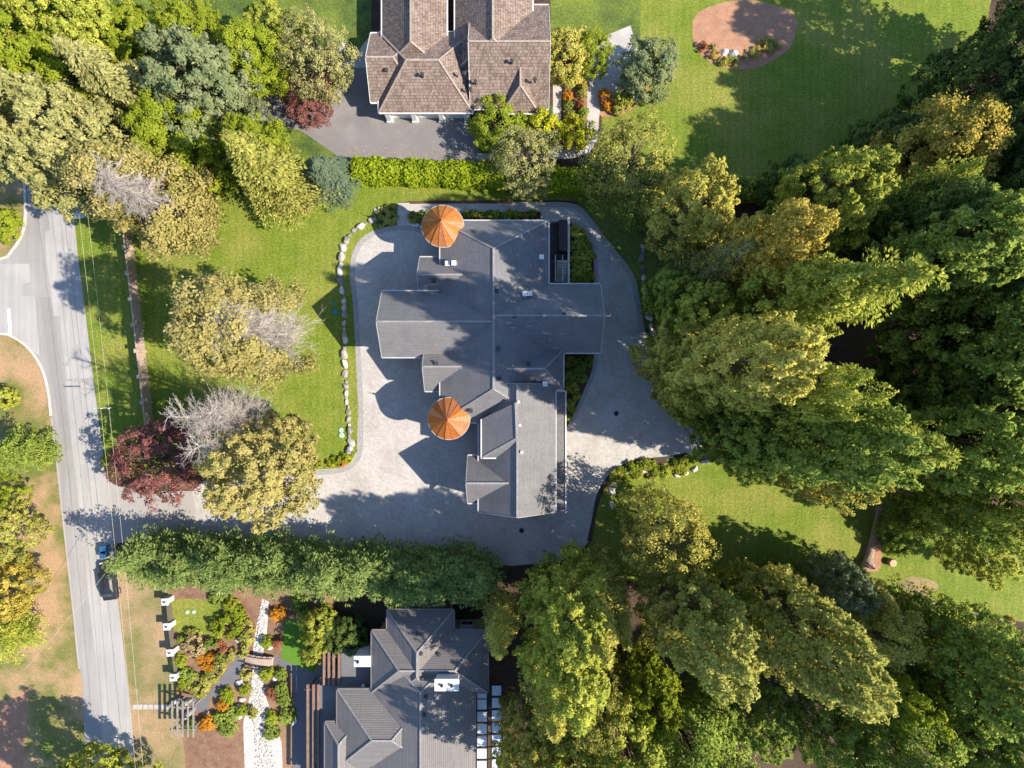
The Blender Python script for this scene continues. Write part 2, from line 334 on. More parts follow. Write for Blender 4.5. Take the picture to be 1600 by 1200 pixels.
# neighbour to the south: garden surfaces
sheet('lawn', [(268, 940), (330, 938), (345, 955), (350, 985), (318, 992), (290, 988), (272, 985)], .015, GRASS, 3)
sheet('artificial_turf', [(447, 968), (480, 972), (497, 985), (500, 1020), (492, 1052), (440, 1030), (441, 1000)], .017, TURF)
sheet('slate_path', [(380, 1014), (388, 1024), (385, 1045), (345, 1090), (330, 1088), (322, 1112), (298, 1110), (300, 1090), (326, 1084)], .019, SLATE)
sheet('slate_path', [(428, 1024), (440, 1030), (492, 1053), (500, 1040), (530, 1040), (530, 1270), (455, 1270), (458, 1085), (455, 1050), (428, 1035)], .021, SLATE)
sheet('pebble_stream', [(410, 935), (420, 940), (417, 990), (412, 1015), (408, 1045), (414, 1085), (425, 1115), (440, 1160), (445, 1270), (385, 1270), (380, 1130), (390, 1090), (394, 1045), (396, 1010), (402, 970)], .017, PEBBLE)
sheet('garden_bed', [(-80, 1110), (0, 1100), (28, 1084), (44, 1078), (42, 1133), (30, 1270), (-80, 1270)], .014, BARKR)

# ------------------------------------------------------------------ houses
SHING = brick('grey_shingle', (.205, .200, .204), (.184, .180, .184), (.152, .149, .153), 2.6, .23, .03, rough=.9, bump=.5, stain=(.84, .85, .86), stainscale=.5, fine=4, fa=.15)
SHING2 = brick('taupe_shingle', (.215, .20, .192), (.185, .172, .166), (.135, .127, .123), 2.6, .23, .03, rough=.9, bump=.5, stain=(.9, .9, .92), stainscale=.35, fine=5, fa=.10)
SHAKE = brick('cedar_shake', (.36, .275, .225), (.20, .15, .125), (.095, .07, .058), .16, .34, .018, rough=.95, bump=.8, stain=(.68, .64, .62), stainscale=.9, fine=6, fa=.35)
RIDGEC = mat('ridge_shingle', (.31, .295, .285), (.25, .24, .235), scale=2, fine=6, bump=.3)  # colour lightened to paint in the sunlit highlights along ridges
RIDGES = mat('cedar_ridge', (.42, .34, .29), (.34, .27, .22), scale=2, fine=6, bump=.3)  # likewise lightened, a painted highlight on the cedar ridges
STUCCO = mat('beige_stucco', (.52, .45, .37), (.48, .41, .34), scale=.8, fine=6, bump=.2, fa=.08)
STONEW = brick('stone_wall', (.42, .37, .31), (.32, .28, .24), (.22, .2, .18), .5, .25, .02, rough=.9, bump=.6)
GLASS, _nt, _o = node_mat('window_glass'); finish(_nt, _o, (.02, .028, .035), .06, spec=.6)
SKYL, _nt, _o = node_mat('canopy_glass'); finish(_nt, _o, (.62, .68, .74), .25, spec=.6)
FLAT = mat('flat_membrane', (.16, .16, .165), (.13, .13, .135), scale=.5, fine=5, bump=.1, fa=.08)
DECK = mat('deck_boards', (.10, .08, .075), (.075, .06, .056), scale=1.2, fine=5, bump=.3)

def rect(px0, py0, px1, py1, h):
    a = U(px0, py1, h); b = U(px1, py0, h)
    return [a[0], a[1], b[0], b[1]]                 # x0, y0, x1, y1 in metres
BL = []                                             # wall rectangles of the house being built
def roof_block(house, r, axis, ends, ze, zr, shingle, cap, trim, ridge=None, wall=None, walls=True, inset=.55, zbase=0.0, th=.22, caps=True, gut=True):
    """gable / hip roof over plan rectangle r; ends = kinds at the low and the high end of the ridge ('g' gable, 'h' hip)"""
    x0, y0, x1, y1 = r
    if axis == 'x': A = lambda s, t: (x0 + s * (x1 - x0), y0 + t * (y1 - y0)); L, W = x1 - x0, y1 - y0
    else: A = lambda s, t: (x0 + (1 - t) * (x1 - x0), y0 + s * (y1 - y0)); L, W = y1 - y0, x1 - x0
    q = [.001 if e == 'g' else min(.49, (W / 2 * (ridge or 1.0)) / L) for e in ends]
    if 'g' == ends[0]: q[0] = 0
    if 'g' == ends[1]: q[1] = 0
    C = [A(0, 0), A(1, 0), A(1, 1), A(0, 1)]; R0, R1 = A(q[0], .5), A(1 - q[1], .5)
    c = [Vector((p[0], p[1], ze)) for p in C]; r0 = Vector((R0[0], R0[1], zr)); r1 = Vector((R1[0], R1[1], zr))
    mb = MB(); mb.face([c[0], c[1], r1, r0]); mb.face([c[2], c[3], r0, r1])
    dn = Vector((0, 0, -th))
    if ends[0] == 'h': mb.face([c[3], c[0], r0])
    else: mb.face([c[3], c[3] + dn, r0 + dn, r0]); mb.face([r0, r0 + dn, c[0] + dn, c[0]])
    if ends[1] == 'h': mb.face([c[1], c[2], r1])
    else: mb.face([c[1], c[1] + dn, r1 + dn, r1]); mb.face([r1, r1 + dn, c[2] + dn, c[2]])
    mb.face([c[0], c[0] + dn, c[1] + dn, c[1]]); mb.face([c[2], c[2] + dn, c[3] + dn, c[3]])
    if ends[0] == 'h': mb.face([c[3], c[3] + dn, c[0] + dn, c[0]])
    if ends[1] == 'h': mb.face([c[1], c[1] + dn, c[2] + dn, c[2]])
    mb.face([p + dn for p in (c[3], c[2], c[1], c[0])]) if 'h' in ends else (mb.face([r0 + dn, r1 + dn, c[1] + dn, c[0] + dn]), mb.face([c[3] + dn, c[2] + dn, r1 + dn, r0 + dn]))
    ro = mb.build('roof', shingle, house, uv=True)
    if caps:
        k = MB(); k.bar(r0 + Vector((0, 0, .03)), r1 + Vector((0, 0, .03)), .20, .08)
        up = Vector((0, 0, .035))
        if ends[0] == 'h': k.bar(c[0] + up, r0 + up, .18, .07); k.bar(c[3] + up, r0 + up, .18, .07)
        if ends[1] == 'h': k.bar(c[1] + up, r1 + up, .18, .07); k.bar(c[2] + up, r1 + up, .18, .07)
        k.build('ridge_cap', cap, ro)
    if gut:
        gt = MB(); o = Vector((0, 0, -.06)); ctr = (c[0] + c[2]) / 2
        def out(a, b):
            d = (b - a).normalized(); n = Vector((d.y, -d.x, 0)); n = n if n.dot((a + b) / 2 - ctr) > 0 else -n; return n * .07
        for a, b in ((c[0], c[1]), (c[2], c[3])): gt.bar(a + o + out(a, b), b + o + out(a, b), .13, .13)
        for e, (a, b), rr in ((ends[0], (c[3], c[0]), r0), (ends[1], (c[1], c[2]), r1)):
            if e == 'h': gt.bar(a + o + out(a, b), b + o + out(a, b), .13, .13)
            else: n = out(a, b) * .5; gt.bar(a + n + o, rr + n + o, .05, .20); gt.bar(rr + n + o, b + n + o, .05, .20)
        gt.build('gutter', trim, ro)
    if walls and wall:
        i = inset; w = [x0 + i, y0 + i, x1 - i, y1 - i]; m2 = MB()
        zt = ze - th + .02
        for (ax, ay), (bx, by) in (((w[0], w[1]), (w[2], w[1])), ((w[2], w[1]), (w[2], w[3])), ((w[2], w[3]), (w[0], w[3])), ((w[0], w[3]), (w[0], w[1]))):
            m2.face([(ax, ay, zbase), (bx, by, zbase), (bx, by, zt), (ax, ay, zt)])
        pitch = (zr - ze) / (W / 2); zg = ze - th + .02 + pitch * (W / 2) - .04
        zl = zt + pitch * i - .02
        for e, s in ((ends[0], 0), (ends[1], 1)):
            if e == 'g':
                if axis == 'x': xx = w[0] if s == 0 else w[2]; m2.face([(xx, w[1], zt), (xx, w[3], zt), (xx, w[3], zl), (xx, (w[1] + w[3]) / 2, zg), (xx, w[1], zl)])
                else: yy = w[1] if s == 0 else w[3]; m2.face([(w[0], yy, zt), (w[2], yy, zt), (w[2], yy, zl), ((w[0] + w[2]) / 2, yy, zg), (w[0], yy, zl)])
        m2.build('wall', wall, house, uv=True); BL.append((w, zbase, ze))
    return ro
def inside(x, y, skip):
    return any(w[0] + .05 < x < w[2] - .05 and w[1] + .05 < y < w[3] - .05 for i, (w, _, _) in enumerate(BL) if i != skip)
def windows(house, blocks, step=3.4, storeys=(1.5, 4.3), ww=1.25, hh=1.5):
    fr = MB(); t = .12                               # one window frame and pane, shared
    fr.box(0, 0, hh / 2 + t / 2, ww + 2 * t, .12, t).box(0, 0, -hh / 2 - t / 2, ww + 2 * t, .14, t).box(-ww / 2 - t / 2, 0, 0, t, .12, hh).box(ww / 2 + t / 2, 0, 0, t, .12, hh).box(0, 0, 0, .05, .08, hh)
    fm = fr.mesh('window', WHITE); pm = MB().box(0, 0, 0, ww, .04, hh).mesh('pane', GLASS)
    for bi in blocks:
        w, zb, ze = BL[bi]
        for (ax, ay), (bx, by), rz in (((w[0], w[1]), (w[2], w[1]), 0), ((w[2], w[1]), (w[2], w[3]), math.pi / 2), ((w[2], w[3]), (w[0], w[3]), 0), ((w[0], w[3]), (w[0], w[1]), math.pi / 2)):
            ln = math.hypot(bx - ax, by - ay); n = int(ln // step)
            for k in range(n):
                f = (k + .5) / n; x, y = ax + (bx - ax) * f, ay + (by - ay) * f
                nx, ny = (by - ay) / ln, -(bx - ax) / ln
                if inside(x, y, bi) or inside(x + nx * .7, y + ny * .7, bi): continue
                for z in storeys:
                    if z + hh / 2 + .2 > ze - .3: continue
                    o = link('window', fm, house); o.location = (x + nx * .03, y + ny * .03, z); o.rotation_euler = (0, 0, rz)
                    p = link('pane', pm, o); p.location = (0, 0, 0)
def vents(house, spots, m, r=.16, hgt=.35, name='roof_vent'):
    mb = MB(); mb.lathe([(.001, -.5), (r * .7, -.5), (r * .7, hgt * .6), (r * 1.3, hgt * .6), (r * 1.3, hgt), (.001, hgt + .05)], 10); me = mb.mesh(name, m)
    for px, py, h in spots:
        o = link(name, me, house); o.location = P(px, py, h)
def boxvents(house, spots, m, s=.42):
    mb = MB(); mb.box(0, 0, 0, s, s, .5).box(0, 0, .28, s * 1.25, s * 1.25, .06); me = mb.mesh('roof_vent', m)
    for px, py, h in spots:
        o = link('roof_vent', me, house); o.location = P(px, py, h)

# ---- main house
MH = empty('grey_roofed_house', (0, 0, 0), 0, 'large mansion with dark grey shingle roofs and two round copper topped towers', 'house')
ZE, ZR = 5.8, 9.1
a = dict(shingle=SHING, cap=RIDGEC, trim=TRIM, wall=STUCCO)
rn = rect(688, 345, 857, 660, ZE)
roof_block(MH, rn, 'y', 'hh', ZE, ZR, ridge=.62, **a)                                     # north-south main block
roof_block(MH, [rect(597, 455, 780, 558, ZE)[0], rect(597, 455, 780, 558, ZE)[1], -2.15, rect(597, 455, 780, 558, ZE)[3]], 'x', 'gg', ZE, ZR - .06, inset=.5, **a)        # west wing
re = rect(795, 444, 938, 551, ZE)
roof_block(MH, [-1.92, re[1], re[2], re[3]], 'x', 'gg', ZE, ZR - .10, inset=.5, **a)        # east wing
rd = rect(656, 402, 720, 470, 5.0)
roof_block(MH, [rd[0], rect(656, 402, 720, 466, 5.0)[1], rd[2] + .3, rd[3]], 'x', 'gg', 5.0, 7.25, inset=.4, **a)      # west dormer wings
rd = rect(664, 540, 722, 611, 5.0)
roof_block(MH, [rd[0], rd[1], rd[2], rect(664, 536, 722, 611, 5.0)[3]], 'x', 'gg', 5.0, 7.25, inset=.4, **a)
rh = rect(800, 546, 880, 608, ZE)
roof_block(MH, [rect(792, 546, 880, 608, ZE)[0], rh[1], rh[2], rh[3]], 'x', 'gh', ZE, 8.3, ridge=1.0, **a)           # east hip bay
rs = rect(748, 612, 868, 800, ZE)
roof_block(MH, [rs[0], rs[1] , rs[2], rect(748, 600, 868, 800, ZE)[3]], 'y', 'gg', ZE, ZR - .14, **a)                # south block
rq = rect(731, 712, 800, 786, 5.2)
roof_block(MH, [rq[0], rq[1], rq[2] + .2, rq[3]], 'x', 'gg', 5.2, 8.2, inset=.4, **a)                                 # south-west cross gable
ru = rect(752, 640, 807, 716, 6.6)
# raised west slope with a hipped south end over the stair hall
mb = MB(); e0 = P(752, 655, 7.2); e1 = P(752, 716, 7.2); e2 = P(780, 716, 7.2); t0 = P(806, 629, 9.3); t1 = P(808, 685, 9.3); e3 = P(811, 716, 7.2)
mb.face([e0, e1, t1, t0]); mb.face([e1, e2, e3, t1]); mb.face([t0, t1, e3, P(811, 640, 7.2)])
d = Vector((0, 0, -2.0)); mb.face([e0, e0 + d, e1 + d, e1]); mb.face([e1, e1 + d, e3 + d, e3]); mb.face([e0 + d, e0, t0, P(811, 640, 7.2) + d])
ur = mb.build('roof', SHING, MH, uv=True)
k = MB(); k.bar(e0, e1, .12, .12).bar(e1, e2, .12, .12); k.build('gutter', WHITE, ur)
k = MB(); k.bar(t0 + Vector((0, 0, .03)), t1 + Vector((0, 0, .03)), .26, .08).bar(e1, t1, .22, .07); k.build('ridge_cap', RIDGEC, ur)
# lower verandah roof along the east side
v = rect(864, 611, 884, 797, 3.4); mb = MB().prism([(v[0] - .6, v[1]), (v[2], v[1]), (v[2], v[3]), (v[0] - .6, v[3])], 3.2, 3.4); vr = mb.build('verandah_roof', SHING, MH, uv=True)
k = MB(); k.bar((v[2], v[1], 3.42), (v[2], v[3], 3.42), .14, .2).bar((v[0] - .6, v[3], 3.42), (v[2], v[3], 3.42), .14, .2); k.build('gutter', WHITE, vr)
pm = MB().box(0, 0, 1.6, .3, .3, 3.2).mesh('post', WHITE)
for i in range(5):
    o = link('post', pm, MH); o.location = (v[2] - .25, v[1] + .3 + i * (v[3] - v[1] - .6) / 4, 0)
windows(MH, range(len(BL)))
# towers with copper cones
COPS = []  # panel tints stand in for copper reflections changing round the cone
for i, c in enumerate([(.62, .20, .045), (.55, .17, .04), (.68, .24, .06), (.58, .22, .09), (.66, .30, .16)]):
    COPS.append(mat('copper_panel_%d' % i, c, tuple(x * .82 for x in c), scale=1.6, fine=5, rough=.45, bump=.08, metal=.35, fa=.22, spec=.5))
ZT = 6.5; RT = 32.5 / S * (H - ZT) / H; NP = 16; RISE = 2.5
pa = math.pi / NP; hw = math.tan(pa) * RT
mb = MB(); mb.face([(RT, -hw, 0), (RT, hw, 0), (.02, 0.001, RISE)]); mb.face([(RT, -hw, 0), (RT, -hw, -.16), (RT, hw, -.16), (RT, hw, 0)])
rib = Vector((RT, hw, .03)); mb.bar(rib, (.02, 0, RISE + .03), .05, .06)
panel = mb.mesh('roof_panel', COPS[0], uv=True)
for ti, (px, py) in enumerate(((692, 353.5), (701.5, 654))):
    c = P(px, py, ZT)
    w = MB().lathe([(RT - .5, 0), (RT - .5, ZT)], 32); w.v = [(x + c.x, y + c.y, z) for x, y, z in w.v]; tw = w.build('tower_wall', STONEW, MH, uv=True)
    cone = MB().lathe([(RT - .03, -.18), (RT - .02, -.03), (.02, RISE - .04)], 32); cone.v = [(x + c.x, y + c.y, z + ZT) for x, y, z in cone.v]
    cn = cone.build('tower_roof', COPS[1], MH)
    rr = random.Random(11 + ti)
    for i in range(NP):
        o = link('roof_panel', panel, cn, COPS[rr.choice([0, 0, 1, 2, 2, 3]) if i % 7 else 4]); o.location = c; o.rotation_euler = (0, 0, 2 * pa * i)
    g2 = MB().lathe([(RT + .02, -.2), (RT + .07, -.18), (RT + .07, .0), (RT + .02, .0)], 32); g2.v = [(x + c.x, y + c.y, z + ZT) for x, y, z in g2.v]; g2.build('gutter', TRIM, cn)
    f = MB().lathe([(.001, 1.1), (.03, .7), (.03, .35), (.12, .25), (.12, .15), (.03, .05), (.05, -.2)], 8); f.v = [(x + c.x, y + c.y, z + ZT + RISE) for x, y, z in f.v]; f.build('finial', METAL, cn)
    for i in range(5):
        an = math.radians(120 + i * 32); o = MB().box(0, 0, 0, .1, .9, 1.5).build('tower_window', GLASS, MH)
        o.location = (c.x + (RT - .47) * math.cos(an), c.y + (RT - .47) * math.sin(an), 4.3); o.rotation_euler = (0, 0, an)
WV = mat('white_vent', (.75, .78, .8), rough=.4, bump=0)
boxvents(MH, [(699.5, 412, 6.6), (709.5, 411.5, 7.0), (846, 402, 6.3), (820, 459, 7.4), (828, 459, 7.2), (851.5, 600, 6.9)], WV)
DV = mat('dark_vent', (.05, .05, .052), rough=.6, bump=0)
boxvents(MH, [(742, 363, 7.0), (678, 440, 6.9), (682, 568, 6.9), (804, 494, 8.7), (843, 493, 8.7), (881, 492, 8.6), (826, 568, 7.9), (776, 455, 8.8), (779, 545, 8.8), (781, 592, 8.8), (736, 642, 7.2)], DV, .34)
vents(MH, [(810, 628, 8.7), (812, 664, 8.7), (815, 706, 8.6)], WV, .13, .4, 'vent_pipe')
# sunken stairs on the east side, with white rails; dark slabs replace the shaded pit
w = MB(); x0, y0 = U(858, 444); x1, y1 = U(889, 346)
w.box(x1 - .1, (y0 + y1) / 2, .45, .22, y1 - y0, .9).box((x0 + x1) / 2, y1 - .1, .45, x1 - x0 - .3, .22, .9)
w.build('parapet', CONC, MH)
MB().prism([(x0, y0), (x1 - .25, y0), (x1 - .25, y1 - .25), (x0, y1 - .25)], .0, .05).build('patio', DECK, MH)
MB().box(x1 - .85, (y0 + y1) / 2 + 1.7, 1.0, 1.0, 3.6, 2.0).build('dark_stairwell', mat('stairwell_shade', (.075, .055, .055), fine=4), MH)  # dark block, its colour standing in for shade down the stairwell
stm = MB().box(0, 0, .085, 1.2, .30, .17).mesh('step', CONC)
for i in range(8):
    o = link('step', stm, MH); o.location = (x1 - .9, y0 + .4 + i * .3, .05 + .0 * i); o.scale = (1, 1, 1 + i * .9)
for xr in (x0 + 1.55, x0 + .7):
    k = MB(); k.bar((xr, y0 + .2, 1.0), (xr, y0 + 3.3, 1.0), .1, .07)
    for i in range(4): k.bar((xr, y0 + .3 + i * .95, .05), (xr, y0 + .3 + i * .95, 1.0), .06, .06)
    k.build('railing', WHITE, MH)
k = MB(); k.bar((x1 - .1, y0, .93), (x1 - .1, y1, .93), .26, .05).bar((x1 - 1.0, y1 - .1, .93), (x1, y1 - .1, .93), .2, .06); k.build('coping', WHITE, MH)

# ---- north house: cedar shakes
BL = []
NH = empty('shake_roofed_house', (P(700, 120).x, P(700, 120).y, 0), 0, 'neighbouring house with weathered brown cedar shake hip roofs beside the asphalt court', 'house'); NH.location = (0, 0, 0)
a = dict(shingle=SHAKE, cap=RIDGES, trim=WHITE, wall=STUCCO)
def rr_(x0, y0, x1, y1, h): return rect(x0, y0, x1, y1, h)
roof_block(NH, rr_(592, 50, 739, 176, 3.0), 'x', 'hh', 3.0, 6.0, ridge=.78, inset=.6, **a)          # garage
roof_block(NH, rr_(579, 52, 660, 160, 2.9), 'x', 'gh', 2.9, 5.5, inset=.5, **a)
roof_block(NH, rr_(597, -60, 698, 110, 3.4), 'y', 'hh', 3.4, 6.25, ridge=.5, inset=.6, **a)
roof_block(NH, rr_(735, 8, 857, 170, 3.0), 'x', 'gg', 3.0, 6.6, inset=.6, **a)
roof_block(NH, rr_(711, -90, 832, 110, 3.6), 'y', 'hh', 3.6, 6.9, ridge=.45, inset=.6, **a)
roof_block(NH, rr_(783, 90, 843, 177, 2.9), 'y', 'hh', 2.9, 5.2, ridge=1.0, inset=.5, **a)
windows(NH, range(1, len(BL)), 3.2, (1.5,), 1.2, 1.2)
gw = BL[0][0]; n = 3; sw = (gw[2] - gw[0]) / n
gd = MB(); dw = sw - 1.0
gd.box(0, 0, 0, dw, .08, 2.2)
for i in range(4):
    for j in range(4): gd.box(-dw / 2 + dw * (i + .5) / 4, -.05, -.82 + .55 * j, dw / 4 - .12, .04, .42)
gdm = gd.mesh('garage_door', WHITE); pil = MB().box(0, 0, 1.35, .55, .55, 2.7).box(0, 0, .2, .75, .75, .4).mesh('pillar', WHITE)
for i in range(n):
    o = link('garage_door', gdm, NH); o.location = (gw[0] + sw * (i + .5), gw[1] - .05, 1.15)
for i in range(n + 1):
    o = link('pillar', pil, NH); o.location = (gw[0] + sw * i + (.2 if i == 0 else -.2 if i == n else 0), gw[1] - .32, 0)
vents(NH, [(604, 110, 4.9), (660, 117, 5.6), (726, 115, 5.7), (800, 96, 6.0), (836, 125, 5.4), (735, 140, 4.8), (743, 128, 5.0)], DV, .17, .25)
MB().box(*(P(844, 112, 4.3) + Vector((0, 0, 0))), 1.6, 1.6, .3).build('flat_roof', SHAKE, NH, uv=True)

# ---- south house: taupe shingles
BL = []
SH = empty('taupe_roofed_house', (0, 0, 0), 0, 'neighbouring house with taupe shingle hip roofs white chimneys and timber pergolas', 'house')
a = dict(shingle=SHING2, cap=RIDGEC, trim=mat('bronze_gutter', (.20, .175, .165), rough=.5, bump=0), wall=STUCCO)
E = 5.2
roof_block(SH, rect(605, 953, 709, 1095, E), 'y', 'hh', E, 7.9, ridge=1.0, **a)
roof_block(SH, rect(581, 985, 762, 1082, E), 'x', 'hh', E, 7.75, ridge=1.0, **a)
roof_block(SH, rect(583, 1000, 742, 1250, E), 'y', 'hh', E, 8.15, ridge=.8, **a)
roof_block(SH, rect(527, 1077, 680, 1200, E - .2), 'x', 'hh', E - .2, 7.6, ridge=1.0, **a)
roof_block(SH, rect(508, 1128, 560, 1240, E - .4), 'y', 'hh', E - .4, 6.2, ridge=1.0, **a)
windows(SH, range(len(BL)), 3.0, (1.4, 3.9), 1.3, 1.3)
vents(SH, [(654, 990, 6.6), (658, 1020, 7.5), (686, 1022, 6.6), (714, 1032, 6.3), (660, 1060, 7.6), (666, 1087, 7.7), (664, 1116, 7.9)], DV, .18, .28)
for x0, y0, x1, y1, hh, fl in ((679, 1061, 717, 1080, 9.1, 2), (553, 1025, 579, 1042, 5.6, 1)):
    rr = rect(x0, y0, x1, y1, hh); cx, cy = (rr[0] + rr[2]) / 2, (rr[1] + rr[3]) / 2; lx, ly = rr[2] - rr[0], rr[3] - rr[1]
    cb = MB(); cb.box(cx, cy, hh / 2 + (1.5 if hh > 8 else .8) - .05, lx * .92, ly * .9, hh - (3 if hh > 8 else 1.6) - .1).box(cx, cy, hh - .06, lx, ly, .12)
    co = cb.build('chimney', WHITE, SH)
    fm = MB().lathe([(.10, 0), (.16, .0), (.16, .30), (.10, .30)], 10).mesh('flue', DV)
    for i in range(fl):
        o = link('flue', fm, co); o.location = (cx + (-.25 + .5 * i) * lx * .8 if fl > 1 else cx - lx * .25, cy, hh)
for x0, y0, x1, y1, hh in ((533, 1015, 590, 1074, 3.2), (499, 1071, 535, 1260, 3.0)):
    rr = rect(x0, y0, x1, y1, hh); MB().prism([(rr[0], rr[1]), (rr[2], rr[1]), (rr[2], rr[3]), (rr[0], rr[3])], hh - .3, hh).build('flat_roof', FLAT, SH)
    MB().prism([(rr[0] + .5, rr[1] + .5), (rr[2], rr[1] + .5), (rr[2], rr[3] - .5), (rr[0] + .5, rr[3] - .5)], 0, hh - .31).build('wall', STUCCO, SH)
vents(SH, [(568.5, 1070, 3.2)], WV, .15, .4, 'vent_pipe')
def pergola(bx, y0, y1, hh, cx0, cx1, label):
    t = empty('pergola', P((cx0 + cx1) / 2, (y0 + y1) / 2, 0), 0, label, 'pergola', 'timber pergolas of the taupe house'); o = t.location.copy()
    ly = U(0, y0, hh)[1] - U(0, y1, hh)[1]
    bm = MB().box(0, 0, 0, .24, ly, .28).mesh('beam', WOODBR); ym = (U(0, y0, hh)[1] + U(0, y1, hh)[1]) / 2
    for x in bx:
        b = link('beam', bm, t); b.location = Vector((U(x, 0, hh)[0], ym, hh)) - Vector((o.x, o.y, 0))
    x0, x1 = U(bx[0], 0, hh)[0], U(bx[-1], 0, hh)[0]
    cm = MB().box(0, 0, 0, x1 - x0 + .9, .2, .22).mesh('cross_beam', WOODBR); pm = MB().box(0, 0, hh / 2 - .2, .22, .22, hh - .4).mesh('post', WOODBR)
    for k in (-1, 1):
        c = link('cross_beam', cm, t); c.location = Vector(((x0 + x1) / 2, ym + k * (ly / 2 - .7), hh - .26)) - Vector((o.x, o.y, 0))
        for x in (x0, x1):
            p = link('post', pm, t); p.location = Vector((x, ym + k * (ly / 2 - .7), 0)) - Vector((o.x, o.y, 0))
pergola((506.5, 514, 521.5, 530), 1018, 1070, 3.3, 500, 535, 'brown timber pergola of four beams facing the small turf lawn')
pergola((481, 490, 497.5), 1069, 1230, 3.1, 475, 500, 'brown timber pergola of three beams beside the slate terrace')
# glazed canopy of the terrace
gc = empty('glass_canopy', P(765, 1120, 0), 0, 'pale glass canopy of square panes in two rows beside the taupe house', 'canopy'); o0 = gc.location.copy()
hh = 3.4; pw = 14.5 / S * (H - hh) / H
pm = MB().box(0, 0, 0, pw, pw * 1.06, .04).mesh('pane', SKYL); fm = MB()
for j in range(10):
    for x, dy in ((753, 1081.5), (776, 1079)):
        if j == 0 and x == 753: dy += 2
        p = link('pane', pm, gc); p.location = P(x, dy + j * 19.2, hh) - Vector((o0.x, o0.y, 0))
for x in (744.5, 761.5, 767.5, 785): fm.bar(P(x, 1068, hh - .1) - Vector((o0.x, o0.y, 0)), P(x, 1280, hh - .1) - Vector((o0.x, o0.y, 0)), .12, .2)
for j in range(11): fm.bar(P(744, 1071.5 + j * 19.2, hh - .16) - Vector((o0.x, o0.y, 0)), P(785, 1070 + j * 19.2, hh - .16) - Vector((o0.x, o0.y, 0)), .1, .12)
fm.build('frame', METAL, gc)
pm = MB().box(0, 0, 1.6, .15, .15, 3.2).mesh('post', METAL)
for y in (1075, 1150, 1230):
    p = link('post', pm, gc); p.location = P(784, y, 0) - Vector((o0.x, o0.y, 0))

# ------------------------------------------------------------------ trees
def unit(a): return a / np.maximum(np.linalg.norm(a, axis=1, keepdims=True), 1e-6)
def quads_mesh(name, V, m):
    n = len(V) // 4; me = bpy.data.meshes.new(name)
    me.vertices.add(4 * n); me.vertices.foreach_set('co', np.ascontiguousarray(V, np.float32).ravel())
    me.loops.add(4 * n); me.loops.foreach_set('vertex_index', np.arange(4 * n, dtype=np.int32))
    me.polygons.add(n); me.polygons.foreach_set('loop_start', np.arange(0, 4 * n, 4, dtype=np.int32))
    try: me.polygons.foreach_set('loop_total', np.full(n, 4, np.int32))
    except Exception: pass
    me.materials.append(m); me.update(calc_edges=True); return me
def leafV(c, t, n, ln, wd):                         # diamond leaf-sprays, slightly folded
    t = unit(t); b = unit(np.cross(n, t)); n2 = np.cross(t, b); ln = ln[:, None]; wd = wd[:, None]
    V = np.empty((len(c), 4, 3)); V[:, 0] = c - t * ln * .5; V[:, 1] = c + b * wd * .5 - n2 * wd * .15; V[:, 2] = c + t * ln * .5; V[:, 3] = c - b * wd * .5 - n2 * wd * .15
    return V.reshape(-1, 3)
def broad(rng, h, hb, r, lobes, per, lobe_r, leaf, top=.55, sparse=0.0, cut=None, squash=.8, spike=0.0):
    """rounded or conical crown of leaf lobes; cut(c) says which lobes stay bare"""
    t = rng.random(lobes * 3); az = rng.random(lobes * 3) * 2 * np.pi
    prof = np.where(t < 1 - top, np.sqrt(np.clip(1 - ((t - (1 - top)) / (1 - top + .18)) ** 2, 0, 1)), np.sqrt(np.clip(1 - ((t - (1 - top)) / (top + .03)) ** 2, 0.01, 1)))
    keep = rng.random(lobes * 3) < prof * .9 + .12; t, az, prof = t[keep][:lobes], az[keep][:lobes], prof[keep][:lobes]
    wob = 1 + .16 * np.sin(az * 3 + t * 5 + rng.random() * 6) + .12 * np.sin(az * 5 - t * 9 + rng.random() * 6)
    rho = r * prof * wob * (1 - .55 * rng.random(len(t)) ** 2.2)
    C = np.stack([rho * np.cos(az), rho * np.sin(az), hb + t * (h - hb)], 1)
    if cut is not None: C = C[~cut(C)]
    L = lobe_r * (.6 + .8 * rng.random(len(C)))
    out = unit(C - np.array([0, 0, hb + .35 * (h - hb)]))
    n = per; idx = np.repeat(np.arange(len(C)), n)
    if sparse: idx = idx[rng.random(len(idx)) > sparse]
    d = unit(rng.normal(size=(len(idx), 3)) + out[idx] * .8 + np.array([0, 0, .35]))
    pos = C[idx] + d * (L[idx] * (.45 + .6 * rng.random(len(idx))))[:, None] * np.array([1, 1, squash])
    if spike:
        q = rng.random(len(idx)) ** 1.3; ax = unit(out * .75 + np.array([0, 0, .75]) + rng.normal(size=out.shape) * .25)[idx]
        pos = C[idx] + (pos - C[idx]) * (1 - .72 * q)[:, None] + ax * (q * L[idx] * spike)[:, None]
    nr = unit(d * .7 + out[idx] * .6 + np.array([0, 0, .4]) + .55 * rng.normal(size=d.shape))
    tg = np.cross(nr, rng.normal(size=d.shape)); s = leaf * (.65 + .7 * rng.random(len(idx)))
    return leafV(pos, tg, nr, s * (1.5 if spike else 1.25), s * (.72 if spike else .85)), C
